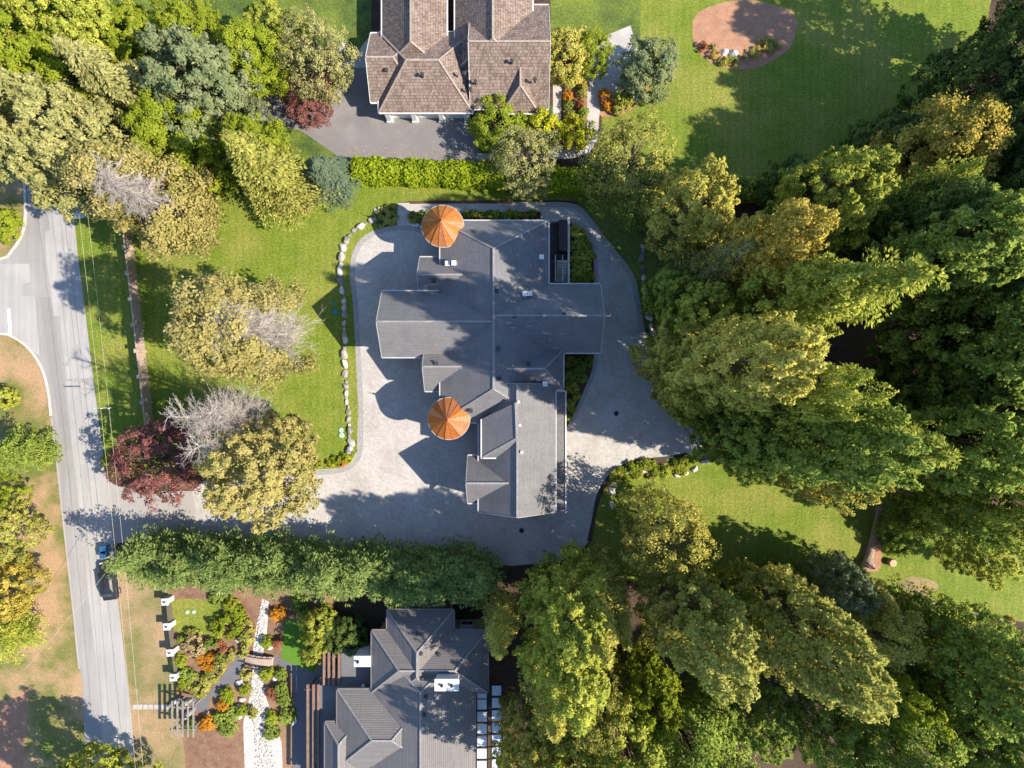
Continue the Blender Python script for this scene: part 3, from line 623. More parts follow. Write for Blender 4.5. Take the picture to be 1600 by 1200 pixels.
def conif(rng, h, hb, r, step=.6, nb=7, spray=.55, dens=5, power=.8, droop=.25, gap=0.0):
    cs, ts, ns, ls, ws = [], [], [], [], []; z = hb; limbs = []
    while z < h - .3:
        t = (z - hb) / (h - hb); R = r * (1 - t) ** power * (1.0 if t > .12 else .75 + 2 * t) + .25
        a0 = rng.random() * 6.28; k = max(4, int(nb * (1 - .35 * t)))
        for b in range(k):
            if rng.random() < gap: continue
            a = a0 + 6.283 * b / k + rng.normal() * .22; L = R * rng.uniform(.55, 1.12) * (1 + .20 * math.sin(a * 2 + z * .9) + .14 * math.sin(a * 3 - z * 1.7))
            d = np.array([math.cos(a), math.sin(a), 0.0]); side = np.array([-d[1], d[0], 0])
            m = max(3, int(L / .34)); s = (np.arange(m) + rng.random(m) * .8) / m * .95 + .06
            lift = .35 - .5 * t * 0
            zz = z + lift * L * .5 * s - droop * L * s ** 2
            if L > 1.2: limbs.append(((0, 0, z), tuple(d * L * .9 + np.array([0, 0, z + lift * L * .45 - droop * L * .81]))))
            base = d[None] * (L * s)[:, None]; base[:, 2] = zz
            wdt = .20 * L * np.sin(np.clip(s, 0, 1) * 2.6) + .18
            for q in range(dens):
                lat = rng.uniform(-1, 1, m); p = base + side * (lat * wdt)[:, None]; p[:, 2] += rng.normal(size=m) * .10 - np.abs(lat) * wdt * .3
                tt = d + side * (lat * .9)[:, None] + np.stack([rng.normal(size=m) * .2, rng.normal(size=m) * .2, rng.normal(size=m) * .3 - .12], 1)
                cs.append(p); ts.append(tt); ns.append(np.array([0, 0, .85]) + d * .7 + rng.normal(size=(m, 3)) * .36)
                ls.append(spray * (.7 + .7 * rng.random(m))); ws.append(spray * .38 * (.7 + .6 * rng.random(m)))
        z += step * (1 - .45 * t) * rng.uniform(.8, 1.2)
    c, t, n = np.concatenate(cs), np.concatenate(ts), unit(np.concatenate(ns)); return leafV(c, t, n, np.concatenate(ls), np.concatenate(ws)), limbs
def trunk_mesh(rng, h, r0, m, limbs=(), bend=.25, rl=.06, n=7):
    mb = MB(); k = 6; pts = []; ox = oy = 0.0
    for i in range(k + 1):
        pts.append((ox, oy, h * i / k)); ox += rng.normal() * bend * .3; oy += rng.normal() * bend * .3
    mb.tube(pts, [r0 * (1.35 if i == 0 else 1) * (1 - .93 * i / k) + .015 for i in range(k + 1)], n)
    for a, b in limbs:
        a, b = Vector(a), Vector(b); mid = (a + b) / 2 + Vector((0, 0, .1 * (b - a).length)); L = (b - a).length
        mb.tube([a, mid, b], [rl * (.4 + L * .16), rl * (.25 + L * .1), .012], 3, False)
    return mb.mesh('trunk', m)
def broad_limbs(rng, C, hb, h, n):
    out = []
    for c in C[rng.permutation(len(C))[:n]]:
        z0 = hb * .6 + (c[2] - hb * .6) * rng.uniform(.3, .62); out.append(((0, 0, max(z0, hb * .5)), tuple(c)))
    return out
def twigs(rng, starts, dirs, lens, m, r0=.05, kids=6, name='branches', up=.25, sub=3):
    mb = MB()
    for p, d, L in zip(starts, dirs, lens):
        p = np.array(p, float); d = np.array(d, float) / np.linalg.norm(d); pts = [p]; dd = d.copy()
        for i in range(4):
            dd = dd + rng.normal(size=3) * .13 + np.array([0, 0, up * .12]); dd /= np.linalg.norm(dd); pts.append(pts[-1] + dd * L / 4)
        mb.tube(pts, [r0 * (1 - .22 * i) for i in range(5)], 4, False)
        for k in range(kids):
            i = rng.integers(1, 5); q = pts[i - 1] + (pts[i] - pts[i - 1]) * rng.random(); e = dd + rng.normal(size=3) * .55 + np.array([0, 0, up]); e /= np.linalg.norm(e)
            l2 = L * rng.uniform(.18, .42); q2 = q + e * l2 * .5; q3 = q2 + (e + rng.normal(size=3) * .25) * l2 * .5
            mb.tube([q, q2, q3], [r0 * .45, r0 * .33, r0 * .2], 3, False)
            for s_ in range(sub):
                f = e + rng.normal(size=3) * .6; f /= np.linalg.norm(f); b = q + (q3 - q) * rng.uniform(.2, .9)
                mb.tube([b, b + f * l2 * .45], [r0 * .26, r0 * .14], 3, False)
    return mb.mesh(name, m)

TRUNK = mat('tree_bark', (.16, .12, .09), (.10, .075, .055), scale=2, fine=8, bump=.6, fa=.3)
PALEB = mat('pale_bark', (.52, .46, .41), (.38, .335, .30), scale=2, fine=6, bump=.3, fa=.15)
LM = {
 'gold':   leafmat('leaf_gold',   [(0.180, 0.180, 0.057), (0.350, 0.314, 0.098), (0.485, 0.404, 0.138), (0.587, 0.482, 0.212)], .28, .08),
 'goldg':  leafmat('leaf_goldgreen', [(0.155, 0.160, 0.028), (0.363, 0.341, 0.064), (0.552, 0.487, 0.102), (0.800, 0.657, 0.161)], .19, .10),
 'olive':  leafmat('leaf_olive',  [(0.125, 0.134, 0.028), (0.286, 0.288, 0.060), (0.450, 0.430, 0.097), (0.645, 0.564, 0.151)], .19, .12),
 'lime':   leafmat('leaf_lime',   [(0.130, 0.175, 0.017), (0.240, 0.301, 0.028), (0.340, 0.398, 0.037), (0.430, 0.456, 0.055)], .30, .12),
 'yellow': leafmat('leaf_yellow', [(.30, .33, .02), (.50, .50, .035), (.62, .57, .05)], .30, .08),
 'green':  leafmat('leaf_green',  [(0.077, 0.111, 0.024), (0.185, 0.249, 0.045), (0.324, 0.401, 0.069), (0.500, 0.543, 0.109)], .19, .14),
 'mid':    leafmat('leaf_mid',    [(0.110, 0.143, 0.024), (0.265, 0.309, 0.046), (0.451, 0.466, 0.076), (0.680, 0.624, 0.114)], .19, .12),
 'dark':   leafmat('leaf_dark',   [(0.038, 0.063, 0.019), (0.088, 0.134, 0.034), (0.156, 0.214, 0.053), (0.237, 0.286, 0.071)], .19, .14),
 'blue':   leafmat('leaf_blue',   [(.10, .15, .09), (.17, .23, .135), (.25, .30, .18)], .24, .10),
 'grey':   leafmat('leaf_grey',   [(.10, .14, .06), (.19, .235, .105), (.29, .325, .15), (.37, .39, .20)], .24, .10),
 'sage':   leafmat('leaf_sage',   [(0.136, 0.144, 0.051), (0.290, 0.290, 0.100), (0.437, 0.414, 0.152), (0.570, 0.521, 0.208)], .19, .10),
 'red':    leafmat('leaf_red',    [(.12, .045, .042), (.22, .085, .075), (.33, .145, .125), (.41, .20, .17)], .25, .08),
 'autumn': leafmat('leaf_autumn', [(0.154, 0.157, 0.025), (0.350, 0.305, 0.052), (0.582, 0.439, 0.087), (0.756, 0.554, 0.140)], .19, .10),
 'orange': leafmat('leaf_orange', [(.45, .17, .025), (.62, .28, .03), (.72, .38, .05)], .25, .1),
 'rust':   leafmat('leaf_rust',   [(.26, .09, .045), (.40, .16, .08), (.48, .23, .13)], .25, .1),
 'straw':  leafmat('leaf_straw',  [(.38, .30, .14), (.52, .40, .21), (.60, .48, .27)], .25, .1),
 'hedge':  leafmat('leaf_hedge',  [(.12, .18, .015), (.26, .34, .02), (.38, .46, .03), (.46, .52, .045)], .30, .05),
 'screen': leafmat('leaf_screen', [(0.082, 0.124, 0.038), (0.163, 0.234, 0.063), (0.277, 0.352, 0.095), (0.439, 0.484, 0.151)], .28, .10),
}
def R_(seed): return np.random.default_rng(seed)
PROTO = {}
def proto_broad(key, seed, h, hb, r, lobes, per, lobe_r, leaf, tr=.3, tm=None, nl=26, **kw):
    rng = R_(seed); V, C = broad(rng, h, hb, r, lobes, per, lobe_r, leaf, **kw)
    PROTO[key] = (h, r, trunk_mesh(rng, h * .9, tr, tm or TRUNK, broad_limbs(rng, C, hb, h, nl)), quads_mesh('crown', V, LM['green']))
def proto_conif(key, seed, h, hb, r, tr=.35, **kw):
    rng = R_(seed); V, limbs = conif(rng, h, hb, r, **kw)
    PROTO[key] = (h, r, trunk_mesh(rng, h * .985, tr, TRUNK, limbs[::3], bend=.1), quads_mesh('crown', V, LM['green']))
# tall trees
proto_broad('bigA', 1, 24, 3.0, 6.0, 360, 104, 1.1, .28, top=.72, tr=.40, spike=1.5)
proto_broad('bigB', 2, 24, 4.0, 6.0, 280, 128, 1.30, .29, top=.60, tr=.40)
proto_broad('bigC', 3, 22, 3.5, 6.0, 430, 86, .92, .28, top=.66, tr=.36, spike=1.2)
proto_broad('bigD', 19, 30, 6.0, 5.0, 420, 96, 1.0, .29, top=.78, tr=.42, spike=1.9)
proto_broad('midA', 4, 12, 1.8, 4.6, 180, 60, .85, .30, top=.6, tr=.22)
proto_broad('midB', 5, 11, 1.6, 4.6, 190, 54, .8, .28, top=.52, tr=.2)
proto_broad('thin', 6, 12, 1.6, 5.0, 330, 44, .75, .20, top=.6, tr=.2, nl=120, sparse=.25)
proto_conif('firA', 7, 25, 2.0, 5.2, step=.62, nb=9, dens=9, spray=.44)
proto_conif('firB', 8, 25, 1.5, 5.2, step=.70, nb=8, dens=9, spray=.48, droop=.42, power=.65)
proto_conif('firC', 9, 25, 2.5, 5.2, step=.72, nb=9, dens=9, spray=.42, droop=.15, power=.55, gap=.16)
proto_conif('firD', 17, 22, 2.0, 5.0, step=.62, nb=7, dens=8, spray=.40, droop=.55, power=.72, gap=.08)
proto_conif('hedgeA', 10, 10, .4, 2.4, step=.46, nb=7, dens=6, spray=.34, droop=-.35, power=.45, tr=.14, gap=.12)
proto_conif('hedgeB', 11, 10, .4, 2.4, step=.48, nb=7, dens=6, spray=.38, droop=-.55, power=.38, tr=.14, gap=.15)
proto_broad('shrubA', 12, 2.0, .15, 1.3, 70, 26, .36, .20, top=.55, tr=.06, nl=10)
proto_broad('shrubB', 13, 2.4, .2, 1.5, 90, 30, .34, .18, top=.5, tr=.07, nl=10)
proto_broad('tuft', 14, .9, .05, .6, 26, 16, .2, .16, top=.5, tr=.03, nl=6)
proto_broad('maple', 16, 8, 1.6, 4.2, 230, 44, .62, .21, top=.45, tr=.18, nl=40, squash=.5)
proto_broad('oval', 18, 9, .8, 4.0, 260, 60, .65, .24, top=.5, tr=.22)

USED = {}
def plant(key, lm, px, py, h, r, hm, label, name='tree', cat='tree', group=None, bark=None, ground=None, rot=None):
    h0, r0, tmesh, cmesh = PROTO[key]
    x, y = U(px, py, hm * h) if ground is None else U(*ground)
    i = USED.get(key, 0); USED[key] = i + 1
    t = empty(name, (x, y, 0), (i * 2.39996 if rot is None else rot), label, cat, group); t.scale = (r / r0, r / r0, h / h0)
    link('trunk', tmesh, t, bark); link('crown', cmesh, t, LM[lm]); return t

T = [  # shape, leaves, picture position of the crown at height hm*h, height, radius, hm, what it is
 # ---- east woods
 ('bigC', 'goldg', 1090, 318, 20, 3.81, .72, 'rounded golden green tree at the north end of the eastern wood by the hedge'),
 ('firD', 'sage', 1140, 402, 24, 3.8, .72, 'pinkish sage conifer with wispy top between two golden crowns'),
 ('bigD', 'autumn', 1232, 370, 30, 2.98, .82, 'small orange tinted crown rising behind the wispy sage conifer'),
 ('firC', 'mid', 1350, 450, 38, 5.0, .76, 'tall green fir with browning tip pointing away from the house east wing'),
 ('bigD', 'mid', 1235, 470, 32, 3.4, .66, 'green tree standing close against the tall brown tipped fir'),
 ('bigC', 'mid', 1085, 490, 20, 3.0, .62, 'green tree above the yellow green tree by the boulders'),
 ('bigD', 'goldg', 1165, 566, 37, 3.4, .70, 'tall yellow green tree opposite the house east wing'),
 ('bigA', 'goldg', 1075, 560, 19, 3.53, .62, 'yellow green tree beside the boulders opposite the house east wing'),
 ('bigC', 'mid', 1085, 612, 15, 2.98, .60, 'low green tree leaning over the boulder edging of the forecourt'),
 ('firC', 'mid', 1385, 696, 38, 5.2, .78, 'huge bright green fir above the felled log'),
 ('bigD', 'green', 1270, 685, 36, 3.8, .62, 'broad green tree beside the huge bright fir'),
 ('bigC', 'green', 1170, 690, 22, 3.4, .60, 'broad green tree beside the corner of the paved forecourt'),
 ('bigC', 'goldg', 1290, 735, 24, 3.1, .62, 'yellow green tree overhanging the sunny back lawn'),
 ('bigA', 'mid', 1240, 612, 36, 2.9, .70, 'bright green tree edging the dark clearing in the wood'),
 ('bigC', 'mid', 1315, 298, 22, 4.28, .72, 'dome shaped green tree lit on its edge south of the shaded lawn'),
 ('firC', 'mid', 1455, 290, 25, 3.2, .70, 'small spiky green fir between the dome shaped tree and golden maple'),
 ('bigB', 'autumn', 1490, 225, 20, 4.56, .74, 'large golden maple at the far corner of the shaded lawn'),
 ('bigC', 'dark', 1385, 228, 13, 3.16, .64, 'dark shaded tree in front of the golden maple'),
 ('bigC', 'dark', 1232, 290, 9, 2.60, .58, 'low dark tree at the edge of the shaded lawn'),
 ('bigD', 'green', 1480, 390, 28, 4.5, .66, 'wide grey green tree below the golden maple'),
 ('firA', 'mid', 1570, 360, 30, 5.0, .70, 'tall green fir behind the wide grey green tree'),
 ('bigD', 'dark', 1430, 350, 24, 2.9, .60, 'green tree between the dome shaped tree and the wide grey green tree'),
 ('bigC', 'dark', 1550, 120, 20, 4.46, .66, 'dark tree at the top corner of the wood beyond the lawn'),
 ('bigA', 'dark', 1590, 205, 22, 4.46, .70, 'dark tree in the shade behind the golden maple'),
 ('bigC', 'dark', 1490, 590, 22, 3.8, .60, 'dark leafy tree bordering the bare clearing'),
 ('bigD', 'green', 1545, 545, 27, 5.02, .64, 'dark tall tree deep in the wood east of the clearing'),
 ('bigB', 'dark', 1565, 635, 24, 4.65, .62, 'shaded tree deep in the wood south of the clearing'),
 ('bigD', 'green', 1495, 690, 26, 4.0, .62, 'dark green tree behind the huge bright fir'),
 ('bigC', 'mid', 1570, 760, 25, 4.65, .64, 'green tree overhanging the far end of the back lawn'),
 ('bigA', 'green', 1500, 800, 19, 3.3, .62, 'green leafy tree shading the lawn beside the felled log'),
 ('bigC', 'mid', 1545, 858, 11, 3.35, .62, 'low leafy tree at the far end of the back lawn'),
 ('bigC', 'green', 1050, 455, 12, 2.60, .58, 'shaded green tree above the eastern boulder edging'),
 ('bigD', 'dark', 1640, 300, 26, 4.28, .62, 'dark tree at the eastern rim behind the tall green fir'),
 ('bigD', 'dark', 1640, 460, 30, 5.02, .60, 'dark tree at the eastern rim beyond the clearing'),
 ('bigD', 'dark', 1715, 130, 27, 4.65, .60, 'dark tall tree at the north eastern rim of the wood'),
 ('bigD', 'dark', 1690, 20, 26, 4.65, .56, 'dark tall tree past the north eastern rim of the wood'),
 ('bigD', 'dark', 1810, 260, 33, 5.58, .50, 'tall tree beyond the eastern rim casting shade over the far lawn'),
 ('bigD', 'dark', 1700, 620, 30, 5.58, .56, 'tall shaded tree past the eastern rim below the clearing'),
 ('thin', 'olive', 985, 255, 12, 4.8, .62, 'sparse olive tree growing over the clipped hedge'),
 ('thin', 'green', 1010, 310, 9, 3.4, .5, 'shaded sparse tree between the hedge and the curved path'),
 ('thin', 'goldg', 1044, 838, 18, 4.3, .64, 'pale feathery tree standing alone at the bend of the forecourt'),
 # ---- south woods
 ('bigD', 'mid', 885, 945, 25, 3.3, .56, 'green tree at the end of the screen hedge'),
 ('firA', 'goldg', 930, 975, 28, 4.0, .66, 'tall lit fir with pointed leader south of the forecourt'),
 ('firA', 'olive', 962, 965, 22, 3.0, .62, 'green fir beside the tall lit fir south of the forecourt'),
 ('firD', 'goldg', 781, 995, 17, 3.0, .66, 'drooping yellow tipped cedar against the taupe house'),
 ('bigD', 'mid', 890, 1045, 26, 3.4, .68, 'green tree beyond the drooping yellow tipped cedar'),
 ('firC', 'goldg', 862, 1095, 23, 3.4, .68, 'yellow green fir beside the glass canopy'),
 ('thin', 'olive', 925, 1095, 22, 3.0, .66, 'thin olive tree at the southern edge of the wood'),
 ('bigC', 'lime', 1010, 1085, 17, 3.35, .60, 'lime green tree in the southern wood beside a dark gap'),
 ('bigD', 'olive', 1100, 990, 29, 3.6, .66, 'broad olive tree south of the pale feathery tree'),
 ('bigC', 'mid', 1155, 940, 14, 2.3, .66, 'slim green tree beside the broad olive tree'),
 ('bigD', 'olive', 1268, 1005, 30, 3.9, .66, 'tall olive tree beside the golden leaved tree in the southern wood'),
 ('bigB', 'goldg', 1378, 985, 16, 3.4, .70, 'golden leaved tree with a grey green foot below the felled log'),
 ('bigC', 'grey', 1318, 915, 13, 2.70, .62, 'grey green bushy tree at the cut end of the felled log'),
 ('bigC', 'green', 1225, 905, 8, 2.1, .60, 'dark bushy tree on the sunny back lawn'),
 ('bigC', 'lime', 1395, 1090, 18, 3.35, .62, 'lime green tree below the golden leaved tree'),
 ('firC', 'mid', 1500, 1010, 22, 4.0, .64, 'dark green fir behind the pale rail fence'),
 ('bigD', 'green', 1560, 1060, 26, 4.46, .64, 'wide dark tree in the far corner behind the rail fence'),
 ('bigC', 'green', 1480, 1115, 18, 3.91, .60, 'dark leafy tree below the dark green fir'),
 ('bigA', 'green', 1110, 1105, 12, 3.0, .62, 'green tree below the broad olive tree'),  # fillers here wear darker leaves in place of shade between crowns
 ('bigC', 'green', 1190, 1130, 13, 3.2, .64, 'green tree at the southern edge between two olive trees'),
 ('bigA', 'green', 1310, 1150, 15, 3.8, .64, 'green tree south of the tall olive tree'),
 ('bigC', 'goldg', 835, 1195, 20, 3.72, .66, 'yellow green tree at the back of the glass canopy'),
 ('bigA', 'mid', 980, 1170, 22, 4.28, .66, 'green tree at the southern rim of the wood below the lime tree'),
 ('bigC', 'mid', 890, 1180, 20, 3.91, .66, 'olive green tree at the southern rim of the wood'),
 ('bigC', 'green', 1590, 1170, 22, 4.84, .64, 'dark tree at the southern corner of the wood'),
 ('bigB', 'green', 1420, 1180, 22, 4.28, .64, 'green tree at the southern rim below the second lime tree'),
 ('bigB', 'green', 1090, 1190, 22, 4.28, .64, 'green tree at the southern rim below the broad olive tree'),
 # ---- north-west woods
 ('firB', 'sage', 175, 128, 22, 4.6, .60, 'grey sage weeping conifer at the north western wood'),
 ('bigC', 'sage', 92, 220, 24, 5.0, .66, 'big pale olive tree overhanging the road'),
 ('bigA', 'sage', 30, 190, 24, 5.4, .70, 'pale olive tree beyond the road at the wood corner'),
 ('bigC', 'grey', 310, 135, 17, 5.0, .60, 'rounded grey green tree beside the neighbour driveway'),
 ('bigB', 'lime', 268, 212, 15, 3.6, .62, 'yellow green tree below the rounded grey green tree'),
 ('firD', 'olive', 412, 262, 22, 4.8, .56, 'yellow green weeping fir at the edge of the front lawn'),
 ('bigC', 'lime', 402, 232, 14, 3.0, .62, 'lime green tree behind the weeping fir by the asphalt court'),
 ('firB', 'blue', 510, 275, 9, 3.3, .50, 'blue green conifer at the end of the clipped hedge'),
 ('bigC', 'lime', 60, 105, 18, 4.6, .62, 'lime tree in the corner of the north western wood'),
 ('bigA', 'lime', 130, 165, 16, 4.0, .56, 'lime green tree between the sage conifer and the pale olive tree'),
 ('bigC', 'lime', 215, 80, 13, 3.6, .58, 'lime tree above the grey sage weeping conifer'),
 ('bigA', 'lime', 330, 250, 11, 3.0, .55, 'shaded lime tree beside the weeping fir'),
 ('bigC', 'mid', 260, 265, 12, 3.2, .5, 'shaded green tree behind the golden roadside tree'),
 ('thin', 'sage', 490, 82, 12, 3.9, .62, 'sage tree above the red maple of the neighbour'),
 ('bigB', 'lime', 395, 88, 12, 3.0, .62, 'olive lime tree beside the bend of the neighbour driveway'),
 ('bigC', 'mid', 120, 45, 18, 5.0, .62, 'green tree at the northern rim of the wood'),
 ('bigA', 'lime', 300, 50, 12, 3.4, .6, 'lime tree at the northern rim by the driveway'),
 ('bigB', 'mid', 20, 40, 18, 5.0, .62, 'green tree in the northern corner of the wood'),
 ('maple', 'red', 480, 152, 4.6, 2.9, .7, 'small dark red maple beside the asphalt court'),
 ('bigC', 'mid', 430, 55, 10, 3.2, .6, 'green tree at the northern rim above the olive lime tree'),
 # ---- north house garden
 ('midB', 'lime', 778, 195, 5.5, 3.0, .6, 'round bright green tree at the corner of the asphalt court'),
 ('shrubB', 'yellow', 848, 202, 4.0, 2.1, .6, 'bright yellow shrub beside the round green tree'),
 ('shrubB', 'yellow', 901, 206, 3.2, 1.75, .6, 'lime yellow shrub inside the curve of the concrete path'),
 ('thin', 'sage', 820, 248, 7.5, 3.7, .62, 'twiggy sage tree over the hedge beside the concrete path'),
 ('midA', 'goldg', 885, 82, 6, 3.0, .65, 'golden green tree beside the shake roofed house'),
 ('midB', 'lime', 925, 78, 6, 2.2, .65, 'small green tree by the patio of the shake roofed house'),
 ('oval', 'grey', 1014, 104, 6.5, 3.1, .6, 'round silvery grey tree beside the patio'),
 # ---- front lawn and roadside
 ('maple', 'red', 240, 722, 8.5, 4.6, .66, 'dark red maple at the mouth of the driveway'),
 ('bigC', 'gold', 402, 734, 19, 4.9, .62, 'round golden tree beside the driveway'),
 ('firB', 'green', -20, 712, 14, 2.9, .66, 'green conifer on the verge across the road'),
 ('bigC', 'olive', -40, 845, 15, 3.1, .66, 'autumn coloured tree across the road from the bins'),
 ('bigA', 'autumn', -50, 940, 15, 3.3, .66, 'rusty golden tree on the verge across the road'),
 ('firC', 'mid', -42, 1020, 15, 3.3, .66, 'spreading green tree on the verge by the red bark bed'),
 ('shrubB', 'lime', 3, 350, 3.0, 1.8, .6, 'lime shrub on the verge at the road junction'),
 ('shrubA', 'mid', 2, 620, 3.0, 1.2, .6, 'small green shrub on the dry verge'),
 ('bigC', 'lime', -50, 785, 13, 2.6, .66, 'green tree between the conifer and the autumn coloured tree'),
 ('bigC', 'mid', 120, 1290, 17, 5.0, .66, 'green tree over the road beyond the garden arbour'),
 ('shrubB', 'lime', 172, 722, 1.6, 1.0, .6, 'small lime bush at the road edge beside the dark red maple'),
]
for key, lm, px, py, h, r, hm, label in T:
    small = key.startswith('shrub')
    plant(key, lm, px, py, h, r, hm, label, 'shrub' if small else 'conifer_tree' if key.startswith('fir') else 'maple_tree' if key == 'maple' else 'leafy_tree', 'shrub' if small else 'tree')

# three individual trees: two with bare pale limbs among the leaves, one leafless
def special(name, label, base, h, r, hb, seed, lm, bare, ndir, twn, twl, lobes=380, per=104, leaf=.235, tz=(.1, .75), spread=.9, rt=.36):
    rng = R_(seed); x, y = U(*base); t = empty(name, (x, y, 0), 0, label, 'tree')
    V, C = broad(rng, h, hb, r, lobes, per, 1.05, leaf, top=.66, cut=bare)
    link('trunk', trunk_mesh(rng, h * .95, rt, PALEB, broad_limbs(rng, C, hb, h, 30)), t); link('crown', quads_mesh('crown', V, LM[lm]), t)
    st, di, le = [], [], []
    for k in range(twn):
        a = ndir + rng.normal() * spread; f = rng.uniform(*tz); st.append((0, 0, hb + f * (h - hb)))
        di.append((math.cos(a), math.sin(a), rng.uniform(-.1, .5))); le.append(twl * rng.uniform(.6, 1.15) * (1.15 - f * .6))
    link('branches', twigs(rng, st, di, le, PALEB, .038, 11, sub=4), t); return t
special('leafy_tree', 'tall golden tree on the front lawn with bare white limbs on its house side', (452, 528), 25, 4.6, 3.0, 31, 'gold',
        lambda C: (C[:, 0] > .1) & (np.abs(C[:, 1]) < 3.2 - .07 * C[:, 2]) & (C[:, 2] < 22.5), 0.0, 190, 4.2, tz=(.02, .93), spread=.75)
special('leafy_tree', 'tall golden roadside tree with a bare white top over the timber fence', (318, 354), 22.0, 4.1, 3.0, 32, 'gold',
        lambda C: (C[:, 2] > 13.5) & (C[:, 0] * .82 - C[:, 1] * .57 > .1), -.6, 130, 3.0, tz=(.5, .95), spread=1.1)
rng = R_(33); x, y = U(418, 650); t = empty('bare_tree', (x, y, 0), 0, 'leafless pale grey tree between the two golden trees', 'tree')
mb = MB(); st, di, le = [], [], []
for k, (dx, dy) in enumerate(((-1.2, .9), (.3, -2.2), (1.0, 1.2), (-.6, -.6))):
    hh = 21 - k * 1.4; pts = [(dx * f + .25 * math.sin(4 * f + k), dy * f, hh * f) for f in np.linspace(0, 1, 8)]
    mb.tube(pts, [.19 * (1 - .9 * f) + .02 for f in np.linspace(0, 1, 8)], 6)
    for j in range(150):
        f = rng.uniform(.16, 1); q = np.array(pts[0]) * 0; i = min(6, int(f * 7)); q = np.array(pts[i]) + (np.array(pts[i + 1]) - np.array(pts[i])) * (f * 7 - i)
        a = rng.random() * 6.28; st.append(q); di.append((math.cos(a), math.sin(a), .55)); le.append((1.5 + 3.4 * (1 - f)) * rng.uniform(.6, 1.1))
mb.build('trunk', PALEB, t); link('branches', twigs(rng, st, di, le, PALEB, .030, 8, up=.3), t)

# evergreen screen hedge south of the driveway: single trees in two rows
rh = random.Random(5)
for row, (y0, y1, n, x0, x1) in enumerate(((846, 872, 20, 256, 756), (868, 896, 19, 262, 742))):
    for i in range(n):
        f = i / (n - 1); gx, gy = x0 + (x1 - x0) * f + rh.uniform(-5, 5), y0 + (y1 - y0) * f + rh.uniform(-4, 4)
        plant(rh.choice(['hedgeA', 'hedgeB']), 'screen', 0, 0, rh.uniform(7.6, 11.6) - (1.2 if row else 0), rh.uniform(2.1, 2.8), 0,
              'feathery evergreen at the road end of the screen hedge beside the parked dark car' if f < .12 else ('feathery evergreen in the screen hedge row facing the taupe roofed house' if f > .62 else 'feathery evergreen in the screen hedge row facing the pebble stream garden') if row else ('feathery evergreen of the screen hedge row along the driveway opposite the house' if f > .62 else 'feathery evergreen of the screen hedge row along the driveway opposite the golden tree'), 'hedge_tree', 'tree', 'evergreens of the screen hedge', ground=(gx, gy))
# clipped hedge north of the house
def hedge(name, label, px, w, h, seed, lm='hedge'):
    rng = R_(seed); pts = [np.array(U(*p)) for p in curve(px, 8)]; cs, ns = [], []
    ln = sum(np.linalg.norm(pts[i + 1] - pts[i]) for i in range(len(pts) - 1)); n = int(ln * 520 * (w + h) / 4)
    idx = rng.integers(0, len(pts) - 1, n); f = rng.random(n)
    A = np.array(pts)[idx]; B = np.array(pts)[idx + 1]; c2 = A + (B - A) * f[:, None]; d = unit(B - A); side = np.stack([-d[:, 1], d[:, 0]], 1)
    an = rng.uniform(-.2, np.pi + .2, n); bump = 1 + .12 * np.sin(c2[:, 0] * 2.1 + 1) * np.sin(c2[:, 0] * .9) + rng.normal(size=n) * .07
    sx = np.clip(np.cos(an) * 1.25, -1, 1) * w / 2 * bump; sz = np.clip(np.sin(an) * 1.35, 0, 1) * h * bump * .97
    low = rng.random(n) < .3; sz = np.where(low, rng.random(n) * h, sz)
    c = np.concatenate([c2 + side * sx[:, None], np.maximum(sz, .12)[:, None]], 1)
    nr = unit(np.concatenate([side * np.cos(an)[:, None], np.sin(an)[:, None] + .25], 1) + rng.normal(size=(n, 3)) * .55)
    s = .24 * (.7 + .7 * rng.random(n)); V = leafV(c, np.cross(nr, rng.normal(size=(n, 3))), nr, s * 1.3, s * .8)
    o = link(name, quads_mesh(name, V, LM[lm]))
    core = MB(); q = [Vector((p[0], p[1], 0)) for p in pts]
    for i in range(len(q) - 1): core.bar(q[i] + Vector((0, 0, h * .42)), q[i + 1] + Vector((0, 0, h * .42)), w * .72, h * .78)
    core.build('stems', mat('hedge_stems', (.03, .035, .012), fine=5), o); return tag(o, label, 'hedge')
hedge('clipped_hedge', 'long clipped yellow green hedge between the asphalt court and the front lawn', [(556, 273), (640, 275), (740, 279), (850, 286), (935, 291)], 2.5, 2.6, 41)
hedge('clipped_hedge', 'short shaded hedge at the foot of the shaded lawn near the golden green tree', [(1085, 292), (1140, 299), (1205, 304)], 2.4, 2.4, 42, 'mid')

# ------------------------------------------------------------------ boulders
import bmesh
def rock_mesh(seed, m, flat=.7):
    bm = bmesh.new(); bmesh.ops.create_icosphere(bm, subdivisions=3, radius=.5); rng = random.Random(seed)
    pl = [(Vector((rng.gauss(0, 1), rng.gauss(0, 1), rng.gauss(0, .7))).normalized(), rng.uniform(.28, .44)) for _ in range(11)]
    for v in bm.verts:
        for n, d in pl:
            k = v.co.dot(n)
            if k > d: v.co -= n * (k - d) * .88
        v.co.z *= flat; v.co += Vector((rng.gauss(0, 1), rng.gauss(0, 1), rng.gauss(0, 1))) * .008
    me = bpy.data.meshes.new('boulder'); bm.to_mesh(me); bm.free(); me.materials.append(m); return me
RK = [rock_mesh(i, ROCK) for i in range(6)]
rb = random.Random(3)
def boulder(px, py, sx, sy, label, group, m=None, name='boulder', cat='boulder', rz=None):
    o = link(name, rb.choice(RK), None, m); x, y = U(px, py); hz = (sx + sy) / 2 * rb.uniform(.75, 1.0)
    o.location = (x, y, hz / S * .12); o.scale = (sx / S / .82, sy / S / .82, hz / S / .75); o.rotation_euler = (0, 0, rb.uniform(-.5, .5) if rz is None else rz)
    return tag(o, label, cat, group)
